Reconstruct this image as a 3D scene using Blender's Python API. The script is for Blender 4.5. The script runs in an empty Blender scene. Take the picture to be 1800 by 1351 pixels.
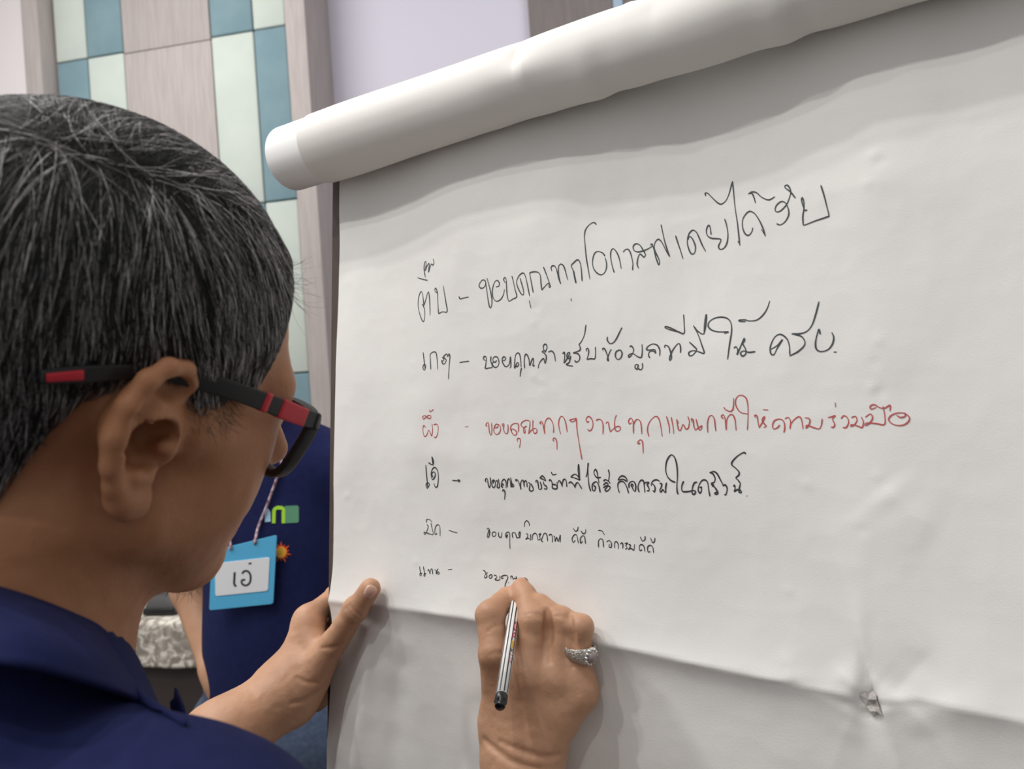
import bpy, bmesh, math
import numpy as np
from mathutils import Matrix, Vector

# ------------------------------------------------------------------ camera, world, lights, exposure
SCN = bpy.context.scene
COL = SCN.collection
FPX = 1300.0                                   # focal length in pixels of the 1800 px wide frame
TH = math.radians(3.9)                         # the phone is held with a slight roll
CAM = np.array([0.0, 0.0, 1.45])
AR = np.array([math.cos(TH), 0, -math.sin(TH)])
AU = np.array([math.sin(TH), 0, math.cos(TH)])
AF = np.array([0, 1.0, 0])
B3 = np.stack([AR, AU, AF])

def W(c):
    """camera-measured point(s) (right, up, forward, metres) -> world"""
    return CAM + np.asarray(c, float) @ B3

def WD(c):
    return np.asarray(c, float) @ B3

def P(x, y, d):
    """photo pixel at a depth -> camera-measured point"""
    return np.array([(x - 900) / FPX * d, -(y - 675.5) / FPX * d, d])

cam_data = bpy.data.cameras.new('camera')
cam = bpy.data.objects.new('camera', cam_data)
COL.objects.link(cam)
cam_data.sensor_width = 36.0
cam_data.lens = 36.0 * FPX / 1800.0
cam_data.clip_start = 0.02
cam_data.dof.use_dof = True
cam_data.dof.focus_distance = 0.60
cam_data.dof.aperture_fstop = 9.0
cm = Matrix.Identity(4)
for i in range(3):
    cm[i][0], cm[i][1], cm[i][2], cm[i][3] = AR[i], AU[i], -AF[i], CAM[i]
cam.matrix_world = cm
SCN.camera = cam

vs = SCN.view_settings
vs.view_transform = 'Standard'
vs.look = 'None'
vs.gamma = 1.0
vs.use_curve_mapping = False
vs.exposure = -0.06

world = bpy.data.worlds.new('hall_ambient')
SCN.world = world
world.use_nodes = True
wb = world.node_tree.nodes['Background']
# the hall is brighter overhead and ahead than behind the photographer
_wt = world.node_tree
_tc = _wt.nodes.new('ShaderNodeTexCoord')
_dp = _wt.nodes.new('ShaderNodeVectorMath'); _dp.operation = 'DOT_PRODUCT'
_dp.inputs[1].default_value = (-0.62, 0.10, 0.78)
_rp = _wt.nodes.new('ShaderNodeMapRange')
_rp.inputs[1].default_value, _rp.inputs[2].default_value = -0.5, 0.9
_rp.inputs[3].default_value, _rp.inputs[4].default_value = 0.22, 0.82
_wt.links.new(_tc.outputs['Generated'], _dp.inputs[0])
_wt.links.new(_dp.outputs['Value'], _rp.inputs[0])
_wt.links.new(_rp.outputs[0], wb.inputs[1])
wb.inputs[0].default_value = (1.0, 0.99, 0.98, 1)

def area_light(name, loc, target, size, power, col):
    l = bpy.data.lights.new(name, 'AREA')
    l.shape = 'DISK'
    l.size = size
    l.energy = power
    l.color = col
    o = bpy.data.objects.new(name, l)
    COL.objects.link(o)
    o.location = loc
    o.rotation_euler = (Vector(target) - Vector(loc)).to_track_quat('-Z', 'Y').to_euler()
    return o

WARM = (1.0, 0.975, 0.945)
# downlights of the hall ceiling, 3 m above the floor
area_light('ceiling_downlight', (-1.10, -0.20, 3.05), (0.1, 0.6, 1.3), 0.05, 8, WARM)
area_light('ceiling_downlight', (-0.62, 0.22, 3.05), (0.1, 0.6, 1.3), 0.05, 7, WARM)
area_light('ceiling_downlight', (-1.70, 0.40, 3.05), (0.0, 0.6, 1.3), 0.05, 6.6, WARM)
area_light('ceiling_downlight', (-0.35, -0.75, 3.05), (0.1, 0.6, 1.3), 0.05, 4.5, WARM)
area_light('ceiling_downlight', (-0.95, 0.55, 3.05), (0.1, 0.6, 1.3), 0.05, 6.6, WARM)
area_light('wall_fill_light', (-1.5, 1.7, 3.3), (-1.0, 2.8, 1.2), 1.2, 30, WARM)  # this lamp and the next: unseen fills added to brighten the back wall
area_light('wall_fill_light', (1.2, 1.4, 3.3), (0.6, 3.2, 1.6), 1.2, 17, (1.0, 0.98, 0.97))

# ------------------------------------------------------------------ helpers: materials
def srgb(r, g, b):
    def f(c):
        c /= 255.0
        return c / 12.92 if c <= 0.04045 else ((c + 0.055) / 1.055) ** 2.4
    return (f(r), f(g), f(b), 1.0)

def mat(name, col, rough=0.6, metal=0.0, col2=None, scale=40.0, bump=0.0, bscale=200.0, spec=0.4,
        sss=0.0, sss_radius=(0.01, 0.004, 0.002), detail=4.0, stretch=(1, 1, 1), coat=0.0):
    m = bpy.data.materials.new(name)
    m.use_nodes = True
    nt = m.node_tree
    b = nt.nodes['Principled BSDF']
    b.inputs['Base Color'].default_value = col
    b.inputs['Roughness'].default_value = rough
    b.inputs['Metallic'].default_value = metal
    b.inputs['Specular IOR Level'].default_value = spec
    b.inputs['Coat Weight'].default_value = coat
    if sss:
        b.inputs['Subsurface Weight'].default_value = sss
        b.inputs['Subsurface Radius'].default_value = sss_radius
        b.inputs['Subsurface Scale'].default_value = 1.0
    tc = nt.nodes.new('ShaderNodeTexCoord')
    mp = nt.nodes.new('ShaderNodeMapping')
    mp.inputs['Scale'].default_value = stretch
    nt.links.new(tc.outputs['Object'], mp.inputs[0])
    if col2 is not None:
        n = nt.nodes.new('ShaderNodeTexNoise')
        n.inputs['Scale'].default_value = scale
        n.inputs['Detail'].default_value = detail
        nt.links.new(mp.outputs[0], n.inputs['Vector'])
        r = nt.nodes.new('ShaderNodeValToRGB')
        r.color_ramp.elements[0].position = 0.35
        r.color_ramp.elements[1].position = 0.65
        r.color_ramp.elements[0].color = col
        r.color_ramp.elements[1].color = col2
        nt.links.new(n.outputs[0], r.inputs[0])
        nt.links.new(r.outputs[0], b.inputs['Base Color'])
    if bump:
        n2 = nt.nodes.new('ShaderNodeTexNoise')
        n2.inputs['Scale'].default_value = bscale
        n2.inputs['Detail'].default_value = 3.0
        nt.links.new(mp.outputs[0], n2.inputs['Vector'])
        bp = nt.nodes.new('ShaderNodeBump')
        bp.inputs['Strength'].default_value = bump
        bp.inputs['Distance'].default_value = 0.002
        nt.links.new(n2.outputs[0], bp.inputs['Height'])
        nt.links.new(bp.outputs[0], b.inputs['Normal'])
    return m

# ------------------------------------------------------------------ helpers: objects
def link(o, parent=None):
    COL.objects.link(o)
    if parent is not None:
        o.parent = parent
    return o

def tag(o, label=None, cat=None, group=None, kind=None):
    if label: o['label'] = label
    if cat: o['category'] = cat
    if group: o['group'] = group
    if kind: o['kind'] = kind
    return o

def empty(name, loc, label, cat, group=None):
    o = bpy.data.objects.new(name, None)
    o.empty_display_size = 0.05
    link(o)
    o.location = tuple(loc)
    return tag(o, label, cat, group)

def mesh(name, verts, faces, m, parent=None, smooth=True, world=True):
    """verts in world coordinates; re-based onto the parent's (or first own) origin"""
    verts = np.asarray(verts, float)
    org = np.zeros(3)
    if parent is not None:
        q = parent
        while q is not None:
            org = org + np.array(q.location)
            q = q.parent
        own = np.zeros(3)
    else:
        own = np.array([(verts[:, 0].min() + verts[:, 0].max()) / 2, (verts[:, 1].min() + verts[:, 1].max()) / 2, verts[:, 2].min()])
    me = bpy.data.meshes.new(name)
    me.from_pydata([tuple(v) for v in (verts - org - own)], [], [tuple(int(i) for i in f) for f in faces] if not isinstance(faces, np.ndarray) else faces.tolist())
    if smooth:
        me.polygons.foreach_set('use_smooth', np.ones(len(me.polygons), dtype=bool))
    me.validate()
    me.update()
    if m is not None:
        me.materials.append(m)
    o = bpy.data.objects.new(name, me)
    link(o, parent)
    o.location = tuple(own)
    return o

class MB:
    """collects simple shapes as world-space verts/faces for ONE mesh object"""
    def __init__(s):
        s.v = []; s.f = []
    def add(s, v, f):
        n = len(s.v)
        s.v.extend([tuple(map(float, p)) for p in v])
        s.f.extend([tuple(int(i) + n for i in q) for q in f])
        return s
    def box(s, o, a, b, c, bev=0.0):
        """box from corner o along the three edge vectors, with bevelled edges"""
        o, a, b, c = (np.asarray(k, float) for k in (o, a, b, c))
        bm = bmesh.new()
        vs_ = [bm.verts.new(o + i * a + j * b + k * c) for i in (0, 1) for j in (0, 1) for k in (0, 1)]
        for q in ((0, 1, 3, 2), (4, 6, 7, 5), (0, 4, 5, 1), (2, 3, 7, 6), (0, 2, 6, 4), (1, 5, 7, 3)):
            bm.faces.new([vs_[i] for i in q])
        if bev:
            bmesh.ops.bevel(bm, geom=list(bm.edges), offset=bev, segments=2, profile=0.6, affect='EDGES')
        bmesh.ops.recalc_face_normals(bm, faces=list(bm.faces))
        bm.verts.index_update()
        s.add([v.co[:] for v in bm.verts], [[v.index for v in f.verts] for f in bm.faces])
        bm.free()
        return s
    def tube(s, pts, rad, n=12, cap=True, flat=1.0, up=None):
        pts = np.asarray(pts, float)
        m = len(pts)
        rad = np.broadcast_to(np.asarray(rad, float), (m,))
        t = np.gradient(pts, axis=0)
        t /= np.linalg.norm(t, axis=1)[:, None] + 1e-12
        a = np.array([0, 0, 1.0]) if up is None else np.asarray(up, float)
        rows = []
        for i in range(m):
            u = a - t[i] * (a @ t[i])
            if np.linalg.norm(u) < 1e-6:
                u = np.cross(t[i], [1, 0, 0])
            u /= np.linalg.norm(u)
            w = np.cross(t[i], u)
            a = u
            ang = np.arange(n) * 2 * np.pi / n
            rows.append(pts[i] + rad[i] * (np.cos(ang)[:, None] * u * flat + np.sin(ang)[:, None] * w))
        v = np.concatenate(rows)
        f = []
        for i in range(m - 1):
            for j in range(n):
                k = (j + 1) % n
                f.append((i * n + j, (i + 1) * n + j, (i + 1) * n + k, i * n + k))
        if cap:
            f.append(tuple(range(n)))
            f.append(tuple((m - 1) * n + j for j in range(n - 1, -1, -1)))
        return s.add(v, f)
    def build(s, name, m, parent=None, smooth=True):
        return mesh(name, s.v, s.f, m, parent, smooth)

def crspline(p, n=6, closed=False):
    p = np.asarray(p, float)
    if len(p) < 3:
        return p
    q = np.vstack([2 * p[0] - p[1], p, 2 * p[-1] - p[-2]])
    out = []
    for i in range(1, len(q) - 2):
        t = np.linspace(0, 1, n, endpoint=False)[:, None]
        a, b, c, d = q[i - 1], q[i], q[i + 1], q[i + 2]
        out.append(0.5 * (2 * b + (c - a) * t + (2 * a - 5 * b + 4 * c - d) * t ** 2 + (3 * b - a - 3 * c + d) * t ** 3))
    out.append(p[-1:])
    return np.vstack(out)

# ------------------------------------------------------------------ helpers: noise
def _hash(i, j, k, seed):
    h = (i.astype(np.int64) * 374761393 + j.astype(np.int64) * 668265263 + k.astype(np.int64) * 2147483647 + seed * 974634777) & 0xFFFFFFFF
    h = ((h ^ (h >> 13)) * 1274126177) & 0xFFFFFFFF
    return ((h ^ (h >> 16)) & 0xFFFF) / 65535.0 * 2 - 1

def vnoise(x, y, z=None, seed=0):
    z = np.zeros_like(x) if z is None else z
    i, j, k = np.floor(x), np.floor(y), np.floor(z)
    u, v, w = x - i, y - j, z - k
    u, v, w = (q * q * q * (q * (q * 6 - 15) + 10) for q in (u, v, w))
    r = 0
    for a in (0, 1):
        for b in (0, 1):
            for c in (0, 1):
                wgt = (u if a else 1 - u) * (v if b else 1 - v) * (w if c else 1 - w)
                r = r + wgt * _hash(i + a, j + b, k + c, seed)
    return r

def fbm(x, y, z=None, seed=0, oct=4, ridged=False):
    r, a = 0, 0.5
    for o in range(oct):
        n = vnoise(x * 2 ** o, y * 2 ** o, None if z is None else z * 2 ** o, seed + o)
        r = r + a * ((1 - np.abs(n)) * 2 - 1 if ridged else n)
        a *= 0.5
    return r

# ------------------------------------------------------------------ helpers: implicit surfaces
def smin(a, b, k):
    if k <= 0:
        return np.minimum(a, b)
    h = np.maximum(k - np.abs(a - b), 0) / k
    return np.minimum(a, b) - h * h * k * 0.25

def smax(a, b, k):
    return -smin(-a, -b, k)

def rcone(p, a, b, ra, rb):
    a, b = np.asarray(a, float), np.asarray(b, float)
    ba = b - a
    t = np.clip(((p - a) @ ba) / (ba @ ba + 1e-12), 0, 1)
    return np.linalg.norm(p - a - t[:, None] * ba, axis=1) - (ra + (rb - ra) * t)

def ball(p, c, r):
    return np.linalg.norm(p - np.asarray(c, float), axis=1) - r

def ell(p, c, r, R=None):
    q = p - np.asarray(c, float)
    if R is not None:
        q = q @ np.asarray(R, float).T
    r = np.asarray(r, float)
    k0 = np.linalg.norm(q / r, axis=1)
    k1 = np.linalg.norm(q / (r * r), axis=1)
    return k0 * (k0 - 1) / np.maximum(k1, 1e-9)

def chain(p, pts, rads, k=0.004):
    d = None
    for i in range(len(pts) - 1):
        e = rcone(p, pts[i], pts[i + 1], rads[i], rads[i + 1])
        d = e if d is None else smin(d, e, k)
    return d

def grow(fn, lo, hi, h):
    """surface nets over a block-sparse grid -> verts, quads (array)"""
    lo = np.asarray(lo, float)
    hi = np.asarray(hi, float)
    BS = 12
    nb = np.maximum(1, np.ceil((hi - lo) / (h * BS)).astype(int))
    n = nb * BS + 1
    D = np.full(n, 1.0, dtype=np.float32)
    bi = np.stack(np.meshgrid(*[np.arange(k) for k in nb], indexing='ij'), -1).reshape(-1, 3)
    cen = lo + (bi + 0.5) * BS * h
    dc = fn(cen)
    half = BS * h * 0.5 * math.sqrt(3)
    off = np.stack(np.meshgrid(*[np.arange(BS + 1)] * 3, indexing='ij'), -1).reshape(-1, 3)
    for b, d in zip(bi[dc < -half * 1.5], dc[dc < -half * 1.5]):
        D[b[0]*BS:b[0]*BS+BS+1, b[1]*BS:b[1]*BS+BS+1, b[2]*BS:b[2]*BS+BS+1] = -1.0
    act = bi[np.abs(dc) <= half * 1.5]
    for s in range(0, len(act), 120):
        a = act[s:s + 120]
        idx = (a[:, None, :] * BS + off[None]).reshape(-1, 3)
        D[idx[:, 0], idx[:, 1], idx[:, 2]] = fn(lo + idx * h)
    ins = D < 0
    c = [ins[i:n[0]-1+i, j:n[1]-1+j, k:n[2]-1+k] for i in (0, 1) for j in (0, 1) for k in (0, 1)]
    anyc = c[0].copy(); allc = c[0].copy()
    for q in c[1:]:
        anyc |= q; allc &= q
    ci = np.argwhere(anyc & ~allc)
    vid = np.full(tuple(n - 1), -1, dtype=np.int32)
    vid[ci[:, 0], ci[:, 1], ci[:, 2]] = np.arange(len(ci))
    corners = [(i, j, k) for i in (0, 1) for j in (0, 1) for k in (0, 1)]
    val = np.stack([D[ci[:, 0]+i, ci[:, 1]+j, ci[:, 2]+k] for i, j, k in corners], 1).astype(float)
    cp = np.array(corners, float)
    acc = np.zeros((len(ci), 3)); cnt = np.zeros(len(ci))
    for a in range(8):
        for b in range(a + 1, 8):
            if np.abs(cp[a] - cp[b]).sum() != 1:
                continue
            va, vb = val[:, a], val[:, b]
            m = (va < 0) != (vb < 0)
            t = np.where(m, va / np.where(m, va - vb, 1), 0)
            acc += np.where(m[:, None], cp[a] + t[:, None] * (cp[b] - cp[a]), 0)
            cnt += m
    V = lo + (ci + acc / np.maximum(cnt, 1)[:, None]) * h
    F = []
    for ax in range(3):
        o1, o2 = (ax + 1) % 3, (ax + 2) % 3
        sl0 = [slice(0, n[q] - 1) if q == ax else slice(1, n[q] - 1) for q in range(3)]
        sl1 = [slice(1, n[q]) if q == ax else slice(1, n[q] - 1) for q in range(3)]
        A, Bq = ins[tuple(sl0)], ins[tuple(sl1)]
        e = np.argwhere(A != Bq)
        if not len(e):
            continue
        flip = A[e[:, 0], e[:, 1], e[:, 2]]
        e = e.copy(); e[:, o1] += 1; e[:, o2] += 1
        def g(d1, d2):
            q = e.copy(); q[:, o1] += d1; q[:, o2] += d2
            return vid[q[:, 0], q[:, 1], q[:, 2]]
        q = np.stack([g(-1, -1), g(0, -1), g(0, 0), g(-1, 0)], 1)
        q[~flip] = q[~flip][:, ::-1]
        F.append(q[(q >= 0).all(1)])
    return V, np.concatenate(F)

def march(fn, px, py, d0=0.2, d1=3.0):
    """where the sight line through a photo pixel meets an implicit surface (camera-measured point)"""
    ray = P(px, py, 1.0)
    L = np.linalg.norm(ray)
    d = d0
    for _ in range(200):
        q = ray * d
        s = float(fn(q[None])[0])
        if s < 2e-4:
            return q
        d += s * 0.8 / L
        if d > d1:
            return None
    return ray * d

def grad(fn, p, e=0.0008):
    g = np.stack([fn(p + np.eye(3)[i] * e) - fn(p - np.eye(3)[i] * e) for i in range(3)], 1)
    return g / (np.linalg.norm(g, axis=1)[:, None] + 1e-12)

def strands(name, roots, dirs, length, width, m, parent, colors=None, seed=3, lift=0.0, curl=0.0, K=6, normals=None, fn=None, hold=0.0, flow=None):
    """hair: thin three-sided tapering tubes that follow a tangent direction over a surface (camera-measured input)"""
    rng = np.random.default_rng(seed)
    N = len(roots)
    p = roots.copy()
    d = dirs / (np.linalg.norm(dirs, axis=1)[:, None] + 1e-12)
    rows = [p.copy()]
    bend = rng.normal(0, curl, (N, 3))
    nrm = normals
    for k in range(K):
        st = (length / K)[:, None]
        if flow is not None and k:
            fv = flow(p); d = d * .55 + fv / (np.linalg.norm(fv, axis=1)[:, None] + 1e-9) * .45
        d = d + bend * 0.35 + (nrm * lift if nrm is not None else 0)
        d /= np.linalg.norm(d, axis=1)[:, None]
        p = p + d * st
        if fn is not None:
            s = fn(p)
            nn = grad(fn, p)
            nrm = nn
            tgt = hold * (0.4 + 0.6 * (k + 1) / K)
            p = p - nn * (s - tgt)[:, None]
            d = d - nn * np.sum(d * nn, axis=1)[:, None]
        rows.append(p.copy())
    pts = np.stack(rows, 1)
    t = np.gradient(pts, axis=1)
    t /= np.linalg.norm(t, axis=2)[:, :, None] + 1e-12
    rv = rng.normal(size=(N, 1, 3))
    u = np.cross(t, rv); u /= np.linalg.norm(u, axis=2)[:, :, None] + 1e-12
    w = np.cross(t, u)
    taper = np.array([1.0, 1.0, 0.95, 0.85, 0.7, 0.5, 0.22, 0.1])[:K + 1] if K <= 7 else np.linspace(1, .2, K + 1)
    rad = width[:, None] * taper[None]
    V = np.stack([pts + rad[..., None] * (math.cos(a) * u + math.sin(a) * w) for a in (0, 2.094, 4.189)], 2)
    idx = np.arange(N * (K + 1) * 3).reshape(N, K + 1, 3)
    F = []
    for j in range(3):
        k = (j + 1) % 3
        F.append(np.stack([idx[:, :-1, j], idx[:, 1:, j], idx[:, 1:, k], idx[:, :-1, k]], -1).reshape(-1, 4))
    o = mesh(name, W(V.reshape(-1, 3)), np.concatenate(F), m, parent)
    if colors is not None:
        at = o.data.color_attributes.new('tone', 'FLOAT_COLOR', 'POINT')
        c = np.repeat(colors, (K + 1) * 3, axis=0)
        at.data.foreach_set('color', np.concatenate([c, np.ones((len(c), 1))], 1).astype(np.float32).ravel())
    return o

def tone_mat(name, rough=0.42, spec=0.5):
    m = bpy.data.materials.new(name)
    m.use_nodes = True
    nt = m.node_tree
    b = nt.nodes['Principled BSDF']
    b.inputs['Roughness'].default_value = rough
    b.inputs['Specular IOR Level'].default_value = spec
    a = nt.nodes.new('ShaderNodeAttribute')
    a.attribute_name = 'tone'
    nt.links.new(a.outputs['Color'], b.inputs['Base Color'])
    return m
# ------------------------------------------------------------------ the setting: back wall with panels, floor
PHI = math.radians(10.5)
WR = np.array([math.cos(PHI), -math.sin(PHI), 0.0])      # along the wall, to the right
WN = np.array([-math.sin(PHI), -math.cos(PHI), 0.0])     # out of the wall, to the room
WZ = np.array([0, 0, 1.0])
WO = W(P(500, 200, 3.0)); WO[2] = 0.0

def wall_uv(px, py, q=0.0):
    ray = WD(P(px, py, 1.0))
    o = WO + WN * q
    k = ((o - CAM) @ WN) / (ray @ WN)
    x = CAM + ray * k
    return (x - WO) @ WR, x[2]

def wbox(mb, u0, u1, z0, z1, q0, q1, bev=0.0):
    return mb.box(WO + WR * u0 + WZ * z0 + WN * q0, WR * (u1 - u0), WZ * (z1 - z0), WN * (q1 - q0), bev)

M_plaster = mat('lavender_plaster', srgb(200, 197, 210), 0.8, bump=0.05, bscale=300)
M_white = mat('white_plaster', srgb(236, 229, 230), 0.85, bump=0.05, bscale=300)
M_taupe = mat('taupe_fabric', srgb(176, 168, 165), 0.9, col2=srgb(166, 157, 155), scale=6, stretch=(14, 14, 1), bump=0.25, bscale=500)
M_taupe_dark = mat('dark_taupe_and_pier_shade', srgb(118, 110, 109), 0.6, col2=srgb(108, 102, 100), scale=5, stretch=(10, 10, 1))
M_mint = mat('mint_fabric', srgb(196, 204, 196), 0.95, col2=srgb(188, 197, 191), scale=5, bump=0.25, bscale=600)
M_blue = mat('dusty_blue_fabric', srgb(124, 149, 157), 0.95, col2=srgb(115, 141, 151), scale=8, bump=0.25, bscale=600)
M_paleblue = mat('pale_blue_strip', srgb(150, 170, 190), 0.6)
M_floor = mat('hall_carpet', srgb(92, 80, 72), 0.95, col2=srgb(76, 66, 60), scale=60, bump=0.4, bscale=400)

mb = MB(); wbox(mb, -3.5, 6.0, 0.0, 4.2, -0.22, -0.10)
tag(mb.build('wall_back', M_plaster, smooth=False), kind='structure')
mb = MB(); wbox(mb, -6.5, wall_uv(44, 100, 0.0)[0], 0.0, 4.2, -0.10, -0.02)
tag(mb.build('wall_left', M_white, smooth=False), kind='structure')
mb = MB()
mb.box((-6, -3.0, -0.1), (12, 0, 0), (0, 9, 0), (0, 0, 0.1))
tag(mb.build('floor', M_floor, smooth=False), kind='structure')

U = lambda x, q=0.0: wall_uv(x, 100, q)[0]
# two fabric-clad piers
mb = MB(); wbox(mb, U(42, .09), U(71, .09), 0, 4.2, -.1, .09, .004)
tag(mb.build('trim_1', M_taupe), kind='structure')
mb = MB(); wbox(mb, U(505, .13), U(541, .13), 0, 4.2, -.1, .13, .004)
tag(mb.build('trim_2', M_taupe), kind='structure')
mb = MB(); wbox(mb, U(71, .0), U(98, .0), 0, 4.2, -.10, -.01, .002)  # dark strip: shade of the left pier's right side put into colour
tag(mb.build('trim_3', M_taupe_dark), kind='structure')
mb = MB(); wbox(mb, U(934, -.07), U(1700, -.07), 0, 4.2, -.1, -.07, .003)
tag(mb.build('trim_4', M_taupe_dark), kind='structure')
mb = MB(); wbox(mb, U(1084, -.06), U(1101, -.06), 0, 4.2, -.07, -.06, .002)
tag(mb.build('trim_5', M_paleblue), kind='structure')

cols = [(98, 153), (153, 217.5), (372.5, 448), (448, 506)]
zA = wall_uv(500, 44, .02)[1]; zB = wall_uv(520, 349, .02)[1]
ROW = zA - zB
rows = [zA + ROW, zA, zB, zB - ROW, zB - 2 * ROW, zB - 3 * ROW]
rows = [z for z in rows if z > -0.3] 
names = ['top', 'second', 'third', 'fourth', 'fifth', 'sixth', 'seventh']
coltxt = ['in the column beside the left pier', 'in the second column from the left pier', 'in the column right of the wide taupe panels', 'in the column touching the right pier']
G_P = 'fabric wall panels'
for ci_, (a, b) in enumerate(cols):
    for ri in range(len(rows) - 1):
        isblue = ((ci_ in (1, 2)) == (ri % 2 == 0))
        z1, z0 = rows[ri], max(rows[ri + 1], 0.12)
        mb = MB(); wbox(mb, U(a, .02) + .0025, U(b, .02) - .0025, z0 + .0025, z1 - .0025, -.099, .02, .006)
        o = mb.build('wall_panel', M_blue if isblue else M_mint)
        tag(o, '%s fabric wall panel, %s one %s' % ('dusty blue' if isblue else 'pale mint', names[ri], coltxt[ci_]), 'wall panel', G_P, 'thing')
zt = wall_uv(295, 82, .02)[1]
for (z0, z1, lab) in ((zt, 4.2, 'wide taupe woodgrain wall panel above the horizontal seam'), (0.0, zt, 'wide taupe woodgrain wall panel below the horizontal seam')):
    mb = MB(); wbox(mb, U(217.5, .02) + .002, U(372.5, .02) - .002, z0 + .0015, z1 - .0015, -.099, .02, .003)
    tag(mb.build('wide_wall_panel', M_taupe), lab, 'wall panel', 'wide taupe wall panels', 'thing')

# ------------------------------------------------------------------ the table behind, with cloth and bag
M_terr = bpy.data.materials.new('speckled_cloth'); M_terr.use_nodes = True
nt = M_terr.node_tree; bs = nt.nodes['Principled BSDF']; bs.inputs['Roughness'].default_value = 0.8
tc = nt.nodes.new('ShaderNodeTexCoord'); vo = nt.nodes.new('ShaderNodeTexNoise'); vo.inputs['Scale'].default_value = 26; vo.inputs['Detail'].default_value = 4; vo.inputs['Distortion'].default_value = 1.4
cr = nt.nodes.new('ShaderNodeValToRGB')
els = cr.color_ramp.elements
els[0].position, els[0].color = 0.40, srgb(140, 132, 122)
els[1].position, els[1].color = 0.60, srgb(226, 220, 208)
e = els.new(0.49); e.color = srgb(172, 164, 153)
nt.links.new(tc.outputs['Object'], vo.inputs['Vector']); nt.links.new(vo.outputs[0], cr.inputs[0]); nt.links.new(cr.outputs[0], bs.inputs['Base Color'])
M_cream = mat('cream_cloth', srgb(214, 207, 190), 0.8, col2=srgb(196, 188, 170), scale=14)
M_skirt = mat('dark_brown_panel', srgb(62, 54, 51), 0.7)
M_steel = mat('grey_steel', srgb(120, 120, 122), 0.35, metal=0.9)
M_black = mat('black_leather', srgb(28, 28, 30), 0.35, bump=0.2, bscale=120)
M_blackg = mat('grey_leather', srgb(74, 73, 72), 0.5, bump=0.2, bscale=120)

TD = 2.35
c0 = W(P(250, 1092, TD))                                 # a point of the table's front top edge
TZ = c0[2]
tl = c0 - WR * 0.95
wdt = 1.80
tb = empty('table', (c0 - WN * .3) * (1, 1, 0), 'long table with a dark brown front panel behind the two people', 'table')
mb = MB(); mb.box(tl - WZ * .03, WR * wdt, -WN * .6, WZ * .024, .004); mb.build('tabletop', M_cream, tb)
mb = MB(); mb.box(tl - WZ * (TZ - .06) + WR * .02 - WN * .02, WR * (wdt - .04), -WN * .02, WZ * (TZ - .095), .002); mb.build('front_panel', M_skirt, tb)
for du in (.05, wdt - .09):
    for dv in (.07, .53):
        mb = MB(); mb.box(tl - WZ * TZ + WR * du - WN * dv, WR * .04, -WN * .04, WZ * (TZ - .03), .003); mb.build('leg', M_steel, tb)
# cloth: lies on the top and hangs 14 cm over the front edge
nu, nvv = 160, 60
us = np.linspace(-.005, wdt + .005, nu)
prof = [(-.45, 0.0), (-.2, 0.0), (-.06, 0.0), (-.012, -.0005), (.001, -.005), (.006, -.014), (.007, -.05), (.009, -.1), (.010, -.142)]
prof = crspline(np.array(prof), 5)
vv_ = []
for (q, z) in prof:
    for u in us:
        wv = 0.004 * math.sin(u * 31) * min(1, max(0, -z / .1)) + .0015 * float(vnoise(np.array([u * 30.]), np.array([z * 30.]))[0])
        vv_.append(tl + WR * u + WN * (q + wv + .004) + WZ * (z + .001))
ff_ = [(i * nu + j, i * nu + j + 1, (i + 1) * nu + j + 1, (i + 1) * nu + j) for i in range(len(prof) - 1) for j in range(nu - 1)]
cl = mesh('tablecloth', vv_, ff_, M_terr)
cl.modifiers.new('thick', 'SOLIDIFY').thickness = 0.0015
tag(cl, 'white and grey speckled cloth hanging over the table front edge', 'tablecloth')
# black bag
bgc = W(P(296, 1074, TD + .09)); bgc[2] = TZ + .002
bag = empty('handbag', bgc, 'small black bag standing on the speckled tablecloth', 'bag')
q = []
bm = bmesh.new()
mb = MB()
h_ = .062; w_ = .062; dp = .045
sec = [(0.0, 1.0, 1.0), (.012, 1.06, 1.1), (.03, 1.0, 1.05), (.05, .86, .8), (.062, .74, .45)]
vv_, ff_ = [], []
for (z, a, b) in sec:
    for k in range(24):
        an = 2 * math.pi * k / 24
        ca, sa = math.cos(an), math.sin(an)
        ca, sa = math.copysign(abs(ca) ** .5, ca), math.copysign(abs(sa) ** .5, sa)
        vv_.append(bgc + WR * ca * w_ * a + WN * sa * dp * b + WZ * z)
for i in range(len(sec) - 1):
    for k in range(24):
        ff_.append((i * 24 + k, i * 24 + (k + 1) % 24, (i + 1) * 24 + (k + 1) % 24, (i + 1) * 24 + k))
ff_ += [tuple(range(23, -1, -1)), tuple(4 * 24 + k for k in range(24))]
mesh('bag_body', vv_, ff_, M_blackg, bag)
mb = MB(); mb.box(bgc - WR * .055 + WN * .043 + WZ * .004, WR * .11, WN * .012, WZ * .022, .005); mb.build('pocket', M_black, bag)
an = np.linspace(0, math.pi, 14)
mb = MB(); mb.tube(np.array([bgc + WR * .035 * math.cos(a) + WZ * (.058 + .035 * math.sin(a)) for a in an]), .004, 8); mb.build('handle', M_black, bag)

# ------------------------------------------------------------------ flip chart: a leaning plane, measured in (s, t, out)
P0 = P(930, 1020, .62)
HH = np.array([-.82993, -.05064, .55557])
ES = -HH / np.linalg.norm(HH)
ET = np.array([-.00144, .99606, .08865]); ET -= ES * (ET @ ES); ET /= np.linalg.norm(ET)
EN = -np.cross(ES, ET)
if EN[2] > 0: EN = -EN
SO = P(577, 1351, 1.0)
SO = SO * ((P0 @ EN) / (SO @ EN))                        # where the sheet's left edge leaves the frame

def pap(px, py, out=0.0):
    ray = P(px, py, 1.0)
    k = ((P0 + EN * out) @ EN) / (ray @ EN)
    x = ray * k - SO
    return np.array([x @ ES, x @ ET])

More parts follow.
